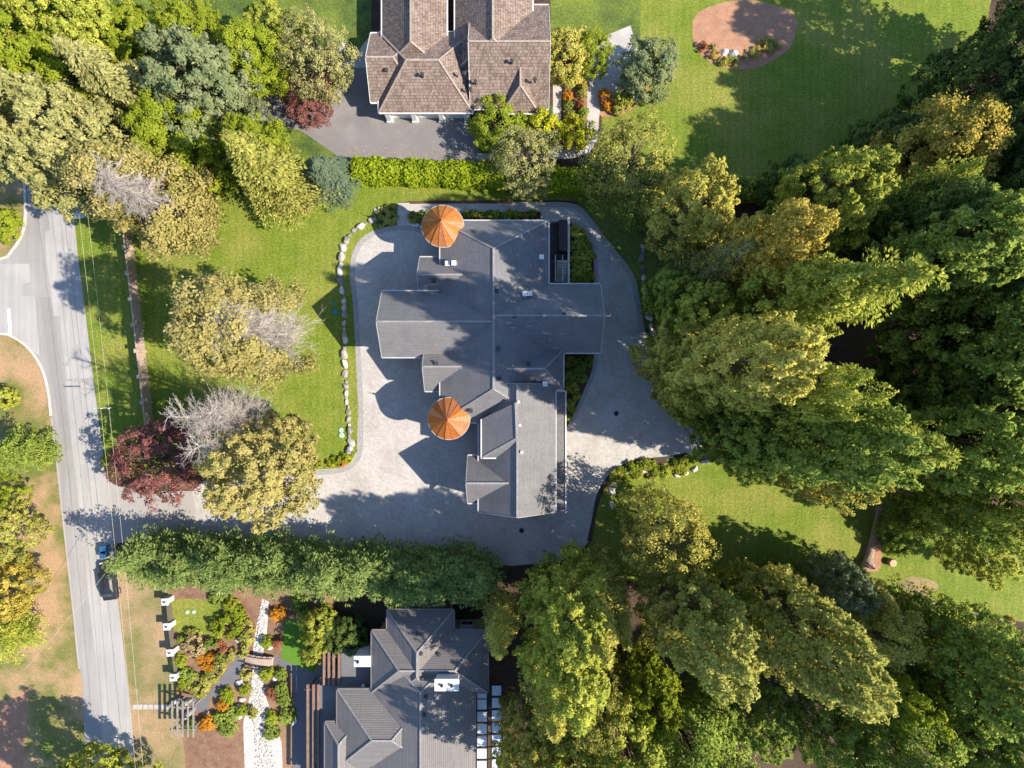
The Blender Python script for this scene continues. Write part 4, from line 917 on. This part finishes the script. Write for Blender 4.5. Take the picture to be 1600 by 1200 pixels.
def boulder_row(px, pitch, lo, hi, label, group, m=None, wob=1.5):
    pts = curve(px, 12); acc = 0; last = pts[0]; nxt = 0
    for p in pts[1:]:
        seg = math.dist(p, last); 
        while acc + seg >= nxt:
            f = (nxt - acc) / seg; q = (last[0] + (p[0] - last[0]) * f, last[1] + (p[1] - last[1]) * f)
            L = rb.uniform(lo * .75, hi * 1.12); ang = math.atan2(-(p[1] - last[1]), p[0] - last[0])
            mm = m or rb.choice([None, None, ROCKW, ROCKD]); lab = label if m else label.replace('pale boulder', 'whitish boulder' if mm is ROCKW else 'dark brown boulder' if mm is ROCKD else 'grey boulder')
            boulder(q[0] + rb.uniform(-wob, wob), q[1] + rb.uniform(-wob, wob), L * 1.15, L * rb.uniform(.65, .95), lab, group, mm, rz=ang + rb.uniform(-.3, .3)); nxt += (L * .5 + pitch) if False else L * rb.uniform(1.0, 1.25) * pitch
        acc += seg; last = p
boulder_row([(586, 342), (570, 350), (552, 362), (540, 378), (535, 400), (531, 430), (536, 460), (539, 500), (540, 560), (542, 610), (545, 650), (548, 690), (549, 708)], 1.0, 7, 11.5,
            'pale boulder of the winding edging between front lawn and paved forecourt', 'boulders edging the front lawn')
boulder_row([(1003, 385), (1004, 420), (1008, 455), (1017, 500), (1022, 540), (1030, 575), (1042, 610), (1060, 640), (1078, 665), (1092, 690), (1098, 715)], 1.1, 8, 14,
            'pale boulder of the edging between forecourt and eastern wood', 'boulders edging the eastern wood')
boulder_row([(1103, 722), (1090, 730), (1066, 740), (1040, 742), (1012, 738), (985, 735), (968, 745), (958, 762), (955, 778), (957, 792)], 1.35, 8, 14,
            'pale boulder in the planted island at the bend of the forecourt', 'boulders of the planted island', ROCKW)
for px, py, s in ((588, 330, 7), (594, 326, 7), (640, 350, 7), (646, 351, 7), (652, 352, 8), (658, 354, 6)):
    boulder(px, py, s, s, 'small white rock beside the concrete path near the northern tower', 'rocks by the northern tower', ROCKW)
for px, py, s in ((1133, 82, 13), (1146, 85, 15), (995, 153, 17), (988, 148, 10), (535, 76, 18), (545, 84, 12)):
    boulder(px, py, s, s * .7, 'pale rock in the planting of the shake roofed house', 'rocks around the shake roofed house', ROCKW)
for px, py, s in ((372, 1000, 8), (424, 962, 8), (422, 1012, 9), (376, 1066, 12), (416, 1077, 10), (430, 1060, 8), (449, 1099, 10), (379, 1092, 10), (373, 1103, 9), (373, 1120, 10), (459, 1128, 10), (326, 1114, 8), (482, 963, 8), (432, 1058, 8), (410, 1004, 8)):
    boulder(px, py, s, s * .8, 'white garden boulder beside the pebble stream', 'white boulders along the pebble stream', ROCKW)
for px, py in ((474, 961), (466, 961), (457, 962), (438, 975), (435, 986)):
    boulder(px, py, 9, 8, 'sandy yellow rock edging the small turf lawn', 'sandy rocks by the turf', mat('sand_stone', (.55, .36, .15), (.48, .3, .13), fine=6))
for px, py, a in ((275, 1096, .6), (292, 1097, .7), (295, 1115, .6)):
    boulder(px, py, 24, 9, 'long grey boulder beside the timber arbour', 'grey boulders at the arbour', rz=a)
# pebbles of the dry stream
rng = R_(77); mb = MB(); cl = [(412, 945), (409, 985), (404, 1030), (402, 1060), (403, 1090), (406, 1120), (412, 1160), (415, 1200)]
for i in range(1300):
    f = rng.random() * (len(cl) - 1); k = int(f); c = np.array(cl[k]) + (np.array(cl[k + 1]) - np.array(cl[k])) * (f - k); w = 5 + 10 * max(0, (c[1] - 1000) / 200)
    x, y = U(c[0] + rng.uniform(-w, w), c[1] + rng.uniform(-8, 8)); s = rng.uniform(.14, .34)
    mb.box(x, y, s * .2, s, s * rng.uniform(.6, 1), s * .5, rng.random() * 3, .6)
pb = mb.build('pebbles', PEBBLE); tag(pb, 'pale rounded pebbles filling the dry garden stream', 'pebbles', kind='stuff')

# ------------------------------------------------------------------ timber fence along the front lawn
def fence_run(name, label, px, h, panels, m, pm, cat='fence', thick=.1, postw=.34, cap=True, boards=14):
    p0, p1 = Vector(U(*px[0]) + (0,)), Vector(U(*px[1]) + (0,)); d = (p1 - p0); L = d.length; an = math.atan2(d.y, d.x)
    t = empty(name, p0, an, label, cat); seg = L / panels
    for i in range(panels):
        mb = MB(); bw = (seg - postw) / boards
        for b in range(boards): mb.box(postw / 2 + (b + .5) * bw, (.012 if b % 2 else -.012), h / 2 + .03, bw * .95, thick * .4, h - .1)
        mb.box(seg / 2, 0, h - .02, seg - postw, thick * 1.6, .09).box(seg / 2, -.05, h * .3, seg - postw, .06, .1)
        o = mb.build('panel', m, t); o.location = (i * seg, 0, 0)
    q = MB().box(0, 0, (h + .15) / 2, postw, postw, h + .15)
    if cap: q.box(0, 0, h + .19, postw * 1.35, postw * 1.35, .08)
    me = q.mesh('post', pm)
    for i in range(panels + 1):
        o = link('post', me, t); o.location = (i * seg, 0, 0)
    return t
fence_run('timber_fence', 'brown timber fence with capped posts along the road side of the front lawn', [(205, 352), (241, 668)], 1.95, 8, WOODFENCE, WOODFENCE)
fence_run('rail_fence', 'pale rail fence at the end of the back lawn', [(1395, 925), (1575, 968)], 1.0, 7, WOODGREY, WOODGREY, postw=.16, cap=False, boards=5)
# white gate pillars with slatted panels between them
for i, (px, py) in enumerate(((268, 934), (271, 972), (276, 1012), (281, 1050))):
    x, y = U(px, py); t = empty('gate_pillar', (x, y, 0), .06, 'square white pillar of the garden fence facing the road', 'pillar', 'white pillars of the garden fence')
    MB().box(0, 0, .75, .62, .62, 1.5).build('shaft', PILLARW, t); MB().box(0, 0, 1.56, .82, .82, .12).build('cap', PILLARW, t)
    l = MB().lathe([(.001, 1.95), (.07, 1.9), (.07, 1.7), (.1, 1.66), (.1, 1.62)], 8).build('lantern', METAL, t)
    if i < 3:
        a = ((268, 934), (271, 972), (276, 1012), (281, 1050)); x2, y2 = U(*a[i + 1]); f = empty('slat_fence', (x, y, 0), math.atan2(y2 - y, x2 - x), 'dark slatted fence panel between white garden pillars', 'fence', 'slatted panels between white pillars')
        ln = math.hypot(x2 - x, y2 - y); sm = MB().box(ln / 2, 0, 0, ln - .64, .05, .13).mesh('slat', mat('olive_slat', (.17, .145, .10), (.13, .11, .08), fine=6))
        for k in range(7):
            o = link('slat', sm, f); o.location = (0, 0, .16 + k * .175)
# slab steps, arbour, footbridge
for i in range(7):
    x, y = U(211 + i * 8.3, 1104); o = MB().box(0, 0, .04, .52, .58, .08).build('paving_slab', CONC); o.location = (x, y, .01); o.rotation_euler = (0, 0, rb.uniform(-.05, .05))
    tag(o, 'square grey paving slab in the row from road to arbour', 'slab', 'paving slabs to the arbour')
ar = empty('arbour', P(302, 1106, 0), 0, 'weathered grey timber arbour over the garden entrance', 'arbour')
bm = MB().box(0, 0, 0, .13, 4.2, .2).mesh('beam', WOODGREY); pmm = MB().box(0, 0, 1.2, .18, .18, 2.4).mesh('post', WOODGREY); cmm = MB().box(0, 0, 0, 3.0, .14, .2).mesh('cross_beam', WOODGREY)
for i in range(5): o = link('beam', bm, ar); o.location = (-1.2 + i * .62, 0, 2.72)
for j in (-1.3, 1.3):
    o = link('cross_beam', cmm, ar); o.location = (0, j, 2.5)
    for i in (-1.1, 1.1): o = link('post', pmm, ar); o.location = (i, j, 0)
br = empty('footbridge', P(406, 1030, 0), math.radians(-8), 'small timber footbridge with dark arched railings over the pebble stream', 'bridge')
plm = MB().box(0, 0, 0, .19, 1.25, .06).mesh('plank', WOODFENCE)
for i in range(16):
    f = (i - 7.5) / 7.5; o = link('plank', plm, br); o.location = (f * 1.6, 0, .20 + .22 * (1 - f * f)); o.rotation_euler = (0, .26 * f, 0)
for s in (-.66, .66):
    mb = MB(); pts = [(f * 1.65, s, .95 + .35 * (1 - f * f)) for f in np.linspace(-1, 1, 11)]; mb.tube(pts, .05, 5); mb.tube([(p[0], p[1], p[2] - .72) for p in pts], .06, 5)
    for k in range(0, 11, 2): mb.bar((pts[k][0], s, pts[k][2]), (pts[k][0], s, max(.02, pts[k][2] - .9)), .05, .05)
    for k in range(5): mb.tube([(pts[2 * k][0] + .18 * math.cos(a) + .17, s, pts[2 * k][2] - .36 + .2 * math.sin(a)) for a in np.linspace(0, 6.28, 9)], .02, 4)
    mb.build('railing', METAL, br)
# ------------------------------------------------------------------ felled log, log round, drains, valve covers
lg = empty('felled_log', P(1352, 884, 0), math.radians(78), 'thick brown felled log lying on the back lawn', 'log')
mb = MB(); rng = R_(9)
n = 14; xs = np.linspace(0, 7.4, 12); b0 = 0
for x in xs:
    rr = .42 + .5 * math.exp(-x * 1.6)
    for k in range(n):
        a = 6.283 * k / n; q = rr * (1 + .07 * math.sin(3 * a + x) + rng.normal() * .025); mb.v.append((x, q * math.cos(a), .45 + q * .95 * math.sin(a) * (1 if math.sin(a) > 0 else .5)))
for i in range(11):
    for k in range(n): mb.f.append((i * n + k, i * n + (k + 1) % n, (i + 1) * n + (k + 1) % n, (i + 1) * n + k))
mb.build('bark', mat('log_bark', (.42, .30, .22), (.30, .21, .15), scale=2.5, fine=10, bump=.9, fa=.35), lg)
MB().lathe([(.001, 0), (.8, 0)], 14).build('cut_end', mat('cut_wood', (.62, .45, .28), (.55, .38, .22), fine=8), lg)
c = lg.children[-1]; c.rotation_euler = (0, -math.pi / 2, 0); c.location = (-.01, 0, .5); c.scale = (.95, 1, 1)
sheet('dirt_patch', [(1352, 850), (1372, 842), (1378, 870), (1372, 892), (1350, 888)], .016, BARKR, 3)
sheet('dirt_patch', [(1405, 915), (1425, 900), (1465, 912), (1455, 928), (1430, 930)], .016, GRASSDRY, 3)
st = empty('log_round', P(1391, 878, 0), 0, 'short round of sawn log standing on the lawn beside the felled log', 'log')
MB().lathe([(.46, 0), (.43, .3), (.44, .62), (.42, .7)], 14).build('bark', MATS['log_bark'], st); MB().lathe([(.43, .69), (.001, .70)], 14).build('cut_end', MATS['cut_wood'], st)
for px, py, lab in ((963, 646, 'round black drain cover in the paving opposite the verandah'), (815, 829, 'round black drain cover in the paving below the south gable')):
    o = MB().lathe([(.30, 0), (.30, .03), (.27, .035), (.001, .035)], 16).build('drain_cover', METAL); o.location = P(px, py) + Vector((0, 0, .021)); tag(o, lab, 'drain')
TEAL = mat('teal_plastic', (.03, .26, .32), rough=.4, bump=0); PGRN = mat('pale_green_plastic', (.42, .58, .45), rough=.5, bump=0)
for px, py, s, m, lab in ((524, 488, .34, TEAL, 'large teal valve cover on the lawn beside the boulders'), (522, 475, .2, TEAL, 'small teal valve cover on the lawn beside the boulders'), (533, 672, .3, PGRN, 'pale green valve cover at the lower lawn near the boulders'), (534, 680, .34, PGRN, 'larger pale green valve cover at the lower lawn near the boulders'),
                          (293, 956, .24, TEAL, 'pale valve cover in the small garden lawn'), (303, 956, .24, TEAL, 'second pale valve cover in the small garden lawn')):
    o = MB().lathe([(s, 0), (s, .08), (s * .85, .12), (.001, .13)], 14).build('valve_cover', m if py != 956 else PGRN); o.location = P(px, py) + Vector((0, 0, .012)); tag(o, lab, 'valve cover')
bx = empty('wooden_pot', P(442, 553, 0), 0, 'white stone urn standing below the tall golden tree', 'urn'); bx.name = 'stone_urn'
MB().lathe([(.25, 0), (.2, .1), (.4, .5), (.48, .6), (.42, .62), (.3, .5), (.001, .45)], 14).build('bowl', ROCKW, bx); MB().box(0, 0, .02, .6, .6, .06).build('base', ROCKW, bx)

# ------------------------------------------------------------------ overhead wires and their cross-arm
WIRE = mat('wire_black', (.03, .03, .03), rough=.6, bump=0); WIREP = mat('wire_pale', (.55, .52, .42), rough=.6, bump=0)
def wire(label, a, b, m, r=.014, sag=.5):
    A, B = P(*a), P(*b); pts = [A + (B - A) * f - Vector((0, 0, sag * 4 * f * (1 - f))) for f in np.linspace(0, 1, 15)]
    c0 = sum(pts, Vector()) / len(pts); o = MB().tube([p - c0 for p in pts], r, 4).build('overhead_wire', m); o.location = c0; return tag(o, label, 'wire', 'overhead wires beside the road')
for a, b, m in (((88, 240, 8.4), (197, 1230, 8.4), WIRE), ((112, 240, 8.2), (214, 1230, 8.2), WIREP), ((126, 240, 8.2), (226, 1230, 8.2), WIREP)):
    wire('thin overhead wire running along the road', a, b, m)
wire('pale service wire crossing the road diagonally near the parked car', (186, 868, 7.8), (40, 1045, 6.0), WIREP)
ca = empty('wire_spreader', P(160.5, 638, 8.0), 0, 'short grey cross bar holding the overhead wires apart above the verge', 'cross bar')
MB().bar((-.9, 0, 0), (.9, .06, 0), .1, .1).build('bar', mat('galvanised', (.5, .5, .5), rough=.4, metal=.5, bump=0), ca)
for x in (-.8, -.05, .75):
    o = MB().lathe([(.05, 0), (.05, .25), (.001, .28)], 8).build('insulator', WHITE, ca); o.location = (x, 0, .04)

# ------------------------------------------------------------------ cars and bins
def car(loc, rz, paint, label):
    t = empty('parked_car', loc, rz, label, 'car', 'cars parked at the road edge')
    prof = [(-2.2, .35), (-2.25, .62), (-2.1, .86), (-1.45, .95), (-.75, 1.38), (-.2, 1.47), (.75, 1.45), (1.35, 1.30), (1.85, .98), (2.2, .92), (2.27, .6), (2.2, .35)]
    mb = MB(); secs = ((-.90, .86), (-.80, .97), (-.55, 1.0), (0, 1.015), (.55, 1.0), (.80, .97), (.90, .86)); n = len(prof)
    for y, k in secs:
        for x, z in prof:
            lim = .95 if abs(y) > .85 else (1.3 if abs(y) > .7 else 9)
            mb.v.append((x * k, y * (1 if z < 1 else .9), min(z * (k if z > .9 else 1), lim)))
    for i in range(len(secs) - 1):
        for k in range(n): mb.f.append((i * n + k, i * n + (k + 1) % n, (i + 1) * n + (k + 1) % n, (i + 1) * n + k))
    mb.f.append(tuple(range(n - 1, -1, -1))); mb.f.append(tuple((len(secs) - 1) * n + k for k in range(n)))
    mb.build('body', paint, t)
    g = MB(); g.face([(-1.38, -.62, 1.02), (-.80, -.52, 1.40), (-.80, .52, 1.40), (-1.38, .62, 1.02)][::-1]).build('windscreen', GLASS, t)
    g = MB(); g.face([(1.80, -.6, 1.05), (1.80, .6, 1.05), (1.36, .52, 1.36), (1.36, -.52, 1.36)]).build('rear_window', GLASS, t)
    for s in (-1, 1):
        g = MB(); f = [(-1.2, s * .86, .98), (1.5, s * .86, .98), (1.1, s * .735, 1.31), (-.7, s * .735, 1.31)]; g.face(f if s < 0 else f[::-1]).build('side_window', GLASS, t)
        MB().box(-.95, s * .98, 1.0, .2, .16, .14).build('mirror', paint, t)
        MB().box(-2.17, s * .6, .72, .16, .36, .15).build('headlight', WHITE, t); MB().box(2.2, s * .62, .78, .12, .34, .14).build('taillight', mat('tail_red', (.4, .02, .02), rough=.3, bump=0), t)
        for x in (-1.38, 1.38):
            w = MB().lathe([(.2, -.1), (.33, -.1), (.33, .1), (.2, .1)], 18).build('wheel', mat('tyre_rubber', (.02, .02, .02), rough=.8), t); w.location = (x, s * .84, .33); w.rotation_euler = (math.pi / 2, 0, 0)
            MB().lathe([(.001, .08), (.2, .09), (.21, -.09), (.001, -.08)], 14).build('rim', mat('rim_alloy', (.5, .5, .52), rough=.3, metal=.8, bump=0), w)
def paintm(name, c):
    m, nt, out = node_mat(name); b = finish(nt, out, c, .42, spec=.4); b.inputs['Coat Weight'].default_value = .15; return m
car(P(174, 905) + Vector((.1, 0, .02)), math.radians(-83), paintm('paint_dark', (.022, .024, .03)), 'dark car parked under the end of the screen hedge')
car(P(124, 314) + Vector((0, 0, .02)), math.radians(97), paintm('paint_silver', (.42, .50, .56)), 'silver blue car parked under the golden roadside tree')
BLUE = mat('blue_plastic', (.03, .13, .26), rough=.4, bump=0); BINB = mat('black_plastic', (.03, .03, .035), rough=.5, bump=0)
for px, py, m, lab in ((169, 856, BLUE, 'blue recycling bin at the road edge beside the screen hedge'), (168, 864, BINB, 'black bin with blue lid at the road edge beside the parked car')):
    t = empty('wheelie_bin', P(px, py) + Vector((0, 0, .02)), .2, lab, 'bin'); MB().box(0, 0, .5, .62, .68, .9, 0, 1.15).build('body', m, t); MB().box(.02, 0, 1.0, .78, .84, .09).build('lid', BLUE, t)
    MB().bar((.42, -.3, .98), (.42, .3, .98), .05, .05).build('handle', BINB, t)
    for s in (-.28, .28):
        w = MB().lathe([(.001, -.04), (.12, -.04), (.12, .04), (.001, .04)], 12).build('wheel', BINB, t); w.location = (.3, s, .13); w.rotation_euler = (math.pi / 2, 0, 0)

# ------------------------------------------------------------------ shrubs and border plants
def bush(key, lm, px, py, h, r, label, group=None, name='shrub', cat='shrub'):
    return plant(key, lm, 0, 0, h, r * (.74 if key in ('shrubA', 'tuft') else 1), 0, label, name, cat, group, ground=(px, py))
G = 'border plants of the front garden beside the pebble stream'
for px, py, r in ((355, 965, .9), (365, 942, 1.1), (372, 952, 1.0), (378, 962, 1.0), (374, 978, .9), (345, 985, .9), (340, 972, .7), (362, 990, .6)): bush('shrubA', 'lime', px, py, 1.3, r, 'lime green shrub around the small garden lawn', 'lime shrubs of the garden')
for px, py, r in ((306, 998, 1.0), (313, 1010, 1.1), (300, 1012, .9)): bush('tuft', 'straw', px, py, 1.2, r, 'straw coloured ornamental grass clump in the front garden', 'straw grasses', 'grass_clump', 'grass')
for px, py, r in ((317, 1026, .9), (326, 1036, .8), (330, 1024, .7), (332, 1040, .6), (433, 956, 1.0), (441, 957, .9), (353, 1098, 1.0), (330, 1124, 1.2), (322, 1130, .9)): bush('shrubA', 'orange', px, py, 1.0, r, 'bright orange flowering shrub in the front garden', 'orange shrubs')
for px, py, r in ((352, 1012, .6), (434, 1003, .7), (428, 1080, 1.0), (345, 1003, .6), (437, 1000, .5)): bush('shrubA', 'rust', px, py, .9, r, 'reddish rust shrub in the front garden', 'rust shrubs')
for px, py, r in ((284, 1030, 1.1), (290, 1062, .9), (288, 1070, .7), (356, 1080, 1.0), (360, 1088, .9), (386, 1075, .9), (380, 1106, .8), (427, 1120, 1.1), (420, 1000, .9), (417, 1050, 1.1)): bush('shrubA', 'lime', px, py, 1.0, r, 'fresh green border plant in the front garden', 'fresh green plants')
for px, py, r in ((306, 1066, 1.2), (320, 1068, 1.1), (330, 1058, 1.1), (315, 1078, 1.0), (385, 1000, 1.1), (392, 990, 1.0), (380, 1015, 1.0), (388, 975, .9), (386, 1050, .9), (298, 990, .9), (308, 988, .8), (358, 1022, 1.0), (346, 1040, 1.0), (336, 1052, .9), (395, 1110, .9)): bush('tuft', 'olive', px, py, .8, r, 'olive grassy tuft in the front garden', 'olive tufts', 'grass_clump', 'grass')
for px, py, r in ((345, 935, 1.3), (330, 1000, .7), (340, 1004, .6), (322, 1012, .6), (292, 1048, .9), (302, 1054, .9), (286, 995, .6), (345, 1022, .6), (442, 1075, 1.1), (440, 1050, .9), (446, 1090, 1.2), (452, 1115, 1.3), (365, 1112, 1.2), (345, 1120, 1.1), (470, 940, 1.3), (300, 1132, 1.0), (360, 1135, 1.3), (425, 1140, 1.2)): bush('shrubA', 'green', px, py, 1.0, r, 'dark green border shrub in the front garden', 'dark green shrubs')
for px, py, h, r in ((510, 960, 4.5, 1.6), (505, 985, 5.0, 1.5), (498, 1005, 4.5, 1.3), (520, 970, 4, 1.5), (535, 990, 4, 1.6), (550, 975, 4, 1.7), (560, 995, 3.5, 1.5), (490, 962, 3.0, 1.3)):
    bush('oval', 'mid' if px < 512 else 'dark', px, py, h, r, 'leafy green bush beside the small turf lawn' if px < 512 else 'shaded dark bush at the corner of the taupe house', 'bushes between turf and taupe house' if px < 512 else 'shaded bushes by the taupe house')
# planting round the main house
rs_ = random.Random(8)
for i in range(17):
    bush('shrubA', rs_.choice(['green', 'mid']), 648 + i * 11.6 + rs_.uniform(-2, 2), 338 + rs_.uniform(-2, 2), rs_.uniform(.8, 1.3), rs_.uniform(.55, .8), 'low green shrub in the strip between north path and house', 'shrubs along the north wall')
for px, py, r in ((897, 362, 1.0), (906, 372, 1.0), (915, 385, 1.0), (900, 385, 1.1), (918, 402, 1.0), (905, 402, 1.1), (895, 410, .9), (915, 420, 1.0), (902, 424, 1.1), (921, 434, .7), (900, 438, .9), (910, 437, .9)):
    bush('shrubA', 'mid' if py < 430 else 'lime', px, py, 1.1, r, 'shaded shrub in the curved bed beside the sunken stairs', 'shrubs beside the sunken stairs')
for px, py, r in ((890, 566, 1.0), (905, 570, 1.1), (918, 566, .8), (893, 586, 1.0), (908, 590, .9), (893, 606, 1.0), (900, 618, .7), (889, 630, .8), (895, 640, .6), (887, 652, .5)):
    bush('shrubA', 'green' if py < 600 else 'mid', px, py, 1.0, r, 'shaded shrub in the bed below the east wing', 'shrubs below the east wing')
for px, py, r in ((600, 335, .9), (612, 342, 1.0), (598, 347, .8), (610, 328, .8), (646, 341, .8), (656, 345, .7)):
    bush('tuft', 'olive', px, py, .6, r, 'low olive plant in the bed beside the northern tower', 'plants by the northern tower', 'border_plant', 'plant')
for px, py, lm, r in ((520, 722, 'yellow', .7), (535, 724, 'orange', .55), (545, 719, 'yellow', .6), (527, 718, 'lime', .7), (541, 714, 'lime', .6), (500, 726, 'yellow', .5), (550, 708, 'lime', .5)):
    bush('tuft', lm, px, py, .6, r, 'small colourful bedding plant at the lower corner of the front lawn', 'bedding plants at the lawn corner', 'border_plant', 'plant')
for i in range(44):
    a = rs_.random(); px, py = 948 + a * 130, 757 - 26 * math.sin(min(1, a * 2.2) * 1.57) + rs_.uniform(-6, 14) - a * 6
    bush('tuft', rs_.choice(['lime', 'olive', 'mid', 'lime']), px, py, rs_.uniform(.5, .9), rs_.uniform(.5, .9), 'low green plant in the island bed at the bend of the forecourt', 'plants of the island bed', 'border_plant', 'plant')
# planting round the north house
for px, py, lm, r in ((888, 120, 'orange', .8), (888, 152, 'orange', .8), (889, 134, 'mid', .7), (888, 168, 'green', .8), (886, 105, 'rust', .7), (890, 182, 'mid', .7)): bush('shrubA', lm, px, py, 1.0, r, 'clipped ball shrub in the row beside the shake roofed house', 'ball shrubs by the shake roofed house')
for px, py, lm, r in ((908, 120, 'olive', .8), (910, 135, 'autumn', .8), (908, 150, 'olive', .8), (907, 165, 'rust', .7), (910, 178, 'green', .8)): bush('shrubA', lm, px, py, 1.2, r, 'loose shrub between the two concrete paths', 'shrubs between the two paths')
for px, py, lm, r in ((944, 152, 'orange', .9), (948, 165, 'orange', .9), (942, 162, 'rust', .7), (993, 138, 'orange', .7)): bush('shrubA', lm, px, py, 1.2, r, 'fiery orange shrub beside the patio', 'orange shrubs by the patio')
for px, py, lm, r in ((970, 155, 'mid', 1.3), (978, 162, 'mid', 1.1), (965, 172, 'olive', .9)): bush('shrubA', lm, px, py, 1.3, r, 'green shrub in the bed between patio and lawn', 'green shrubs by the patio')
for px, py, lm, r in ((1096, 76, 'rust', .7), (1116, 88, 'autumn', .7), (1128, 98, 'mid', .7), (1144, 99, 'mid', .7), (1178, 84, 'olive', .8), (1190, 72, 'autumn', .9), (1206, 75, 'olive', 1.1), (1112, 75, 'olive', .4), (1160, 92, 'olive', .4)): bush('tuft', lm, px, py, .8, r, 'low shrub in the red bark bed of the far lawn', 'shrubs of the red bark bed')
for i in range(11): bush('shrubB', 'lime', 10 + i * 22 + rs_.uniform(-8, 8), 60 + rs_.uniform(-20, 120), 3, rs_.uniform(1.5, 2.4), 'lime undergrowth bush in the north western wood', 'undergrowth of the north western wood')
for px, py, r in ((1382, 820, 1.7), (1390, 845, 1.4), (1395, 805, 1.3)): bush('oval', 'green', px, py, 3.5, r, 'rounded green bush beside the felled log', 'bushes beside the log')
o = bush('shrubA', 'orange', 1574, 968, .9, .5, 'small orange shrub at the end of the rail fence')

# ------------------------------------------------------------------ fallen leaves, too many to count
rng = R_(99); c, m_ = [], 0
for px, py, sx, sy, n in ((380, 520, 90, 70, 700), (400, 735, 80, 60, 600), (260, 330, 70, 60, 400), (560, 690, 40, 60, 120), (640, 780, 220, 50, 350), (985, 560, 26, 130, 420), (1010, 690, 60, 30, 220), (965, 400, 22, 60, 200), (1180, 790, 110, 40, 300), (150, 800, 30, 120, 160), (110, 520, 30, 160, 120), (640, 240, 110, 14, 160), (50, 950, 40, 120, 250)):
    for k in range(n):
        a, b = px + rng.normal() * sx * .6, py + rng.normal() * sy * .6; x, y = U(a, b)
        if 575 < a < 945 and 335 < b < 815 and not (a < 640 or a > 890): continue
        c.append((x, y, .045))
c = np.array(c); nr = unit(np.array([0, 0, 1.0]) + rng.normal(size=c.shape) * .25); sz = rng.uniform(.07, .17, len(c))
fl = link('fallen_leaves', quads_mesh('fallen_leaves', leafV(c, np.cross(nr, rng.normal(size=c.shape)), nr, sz * 1.2, sz), LM['straw'])); tag(fl, 'small dry leaves scattered over the lawns and paving', 'leaves', kind='stuff')
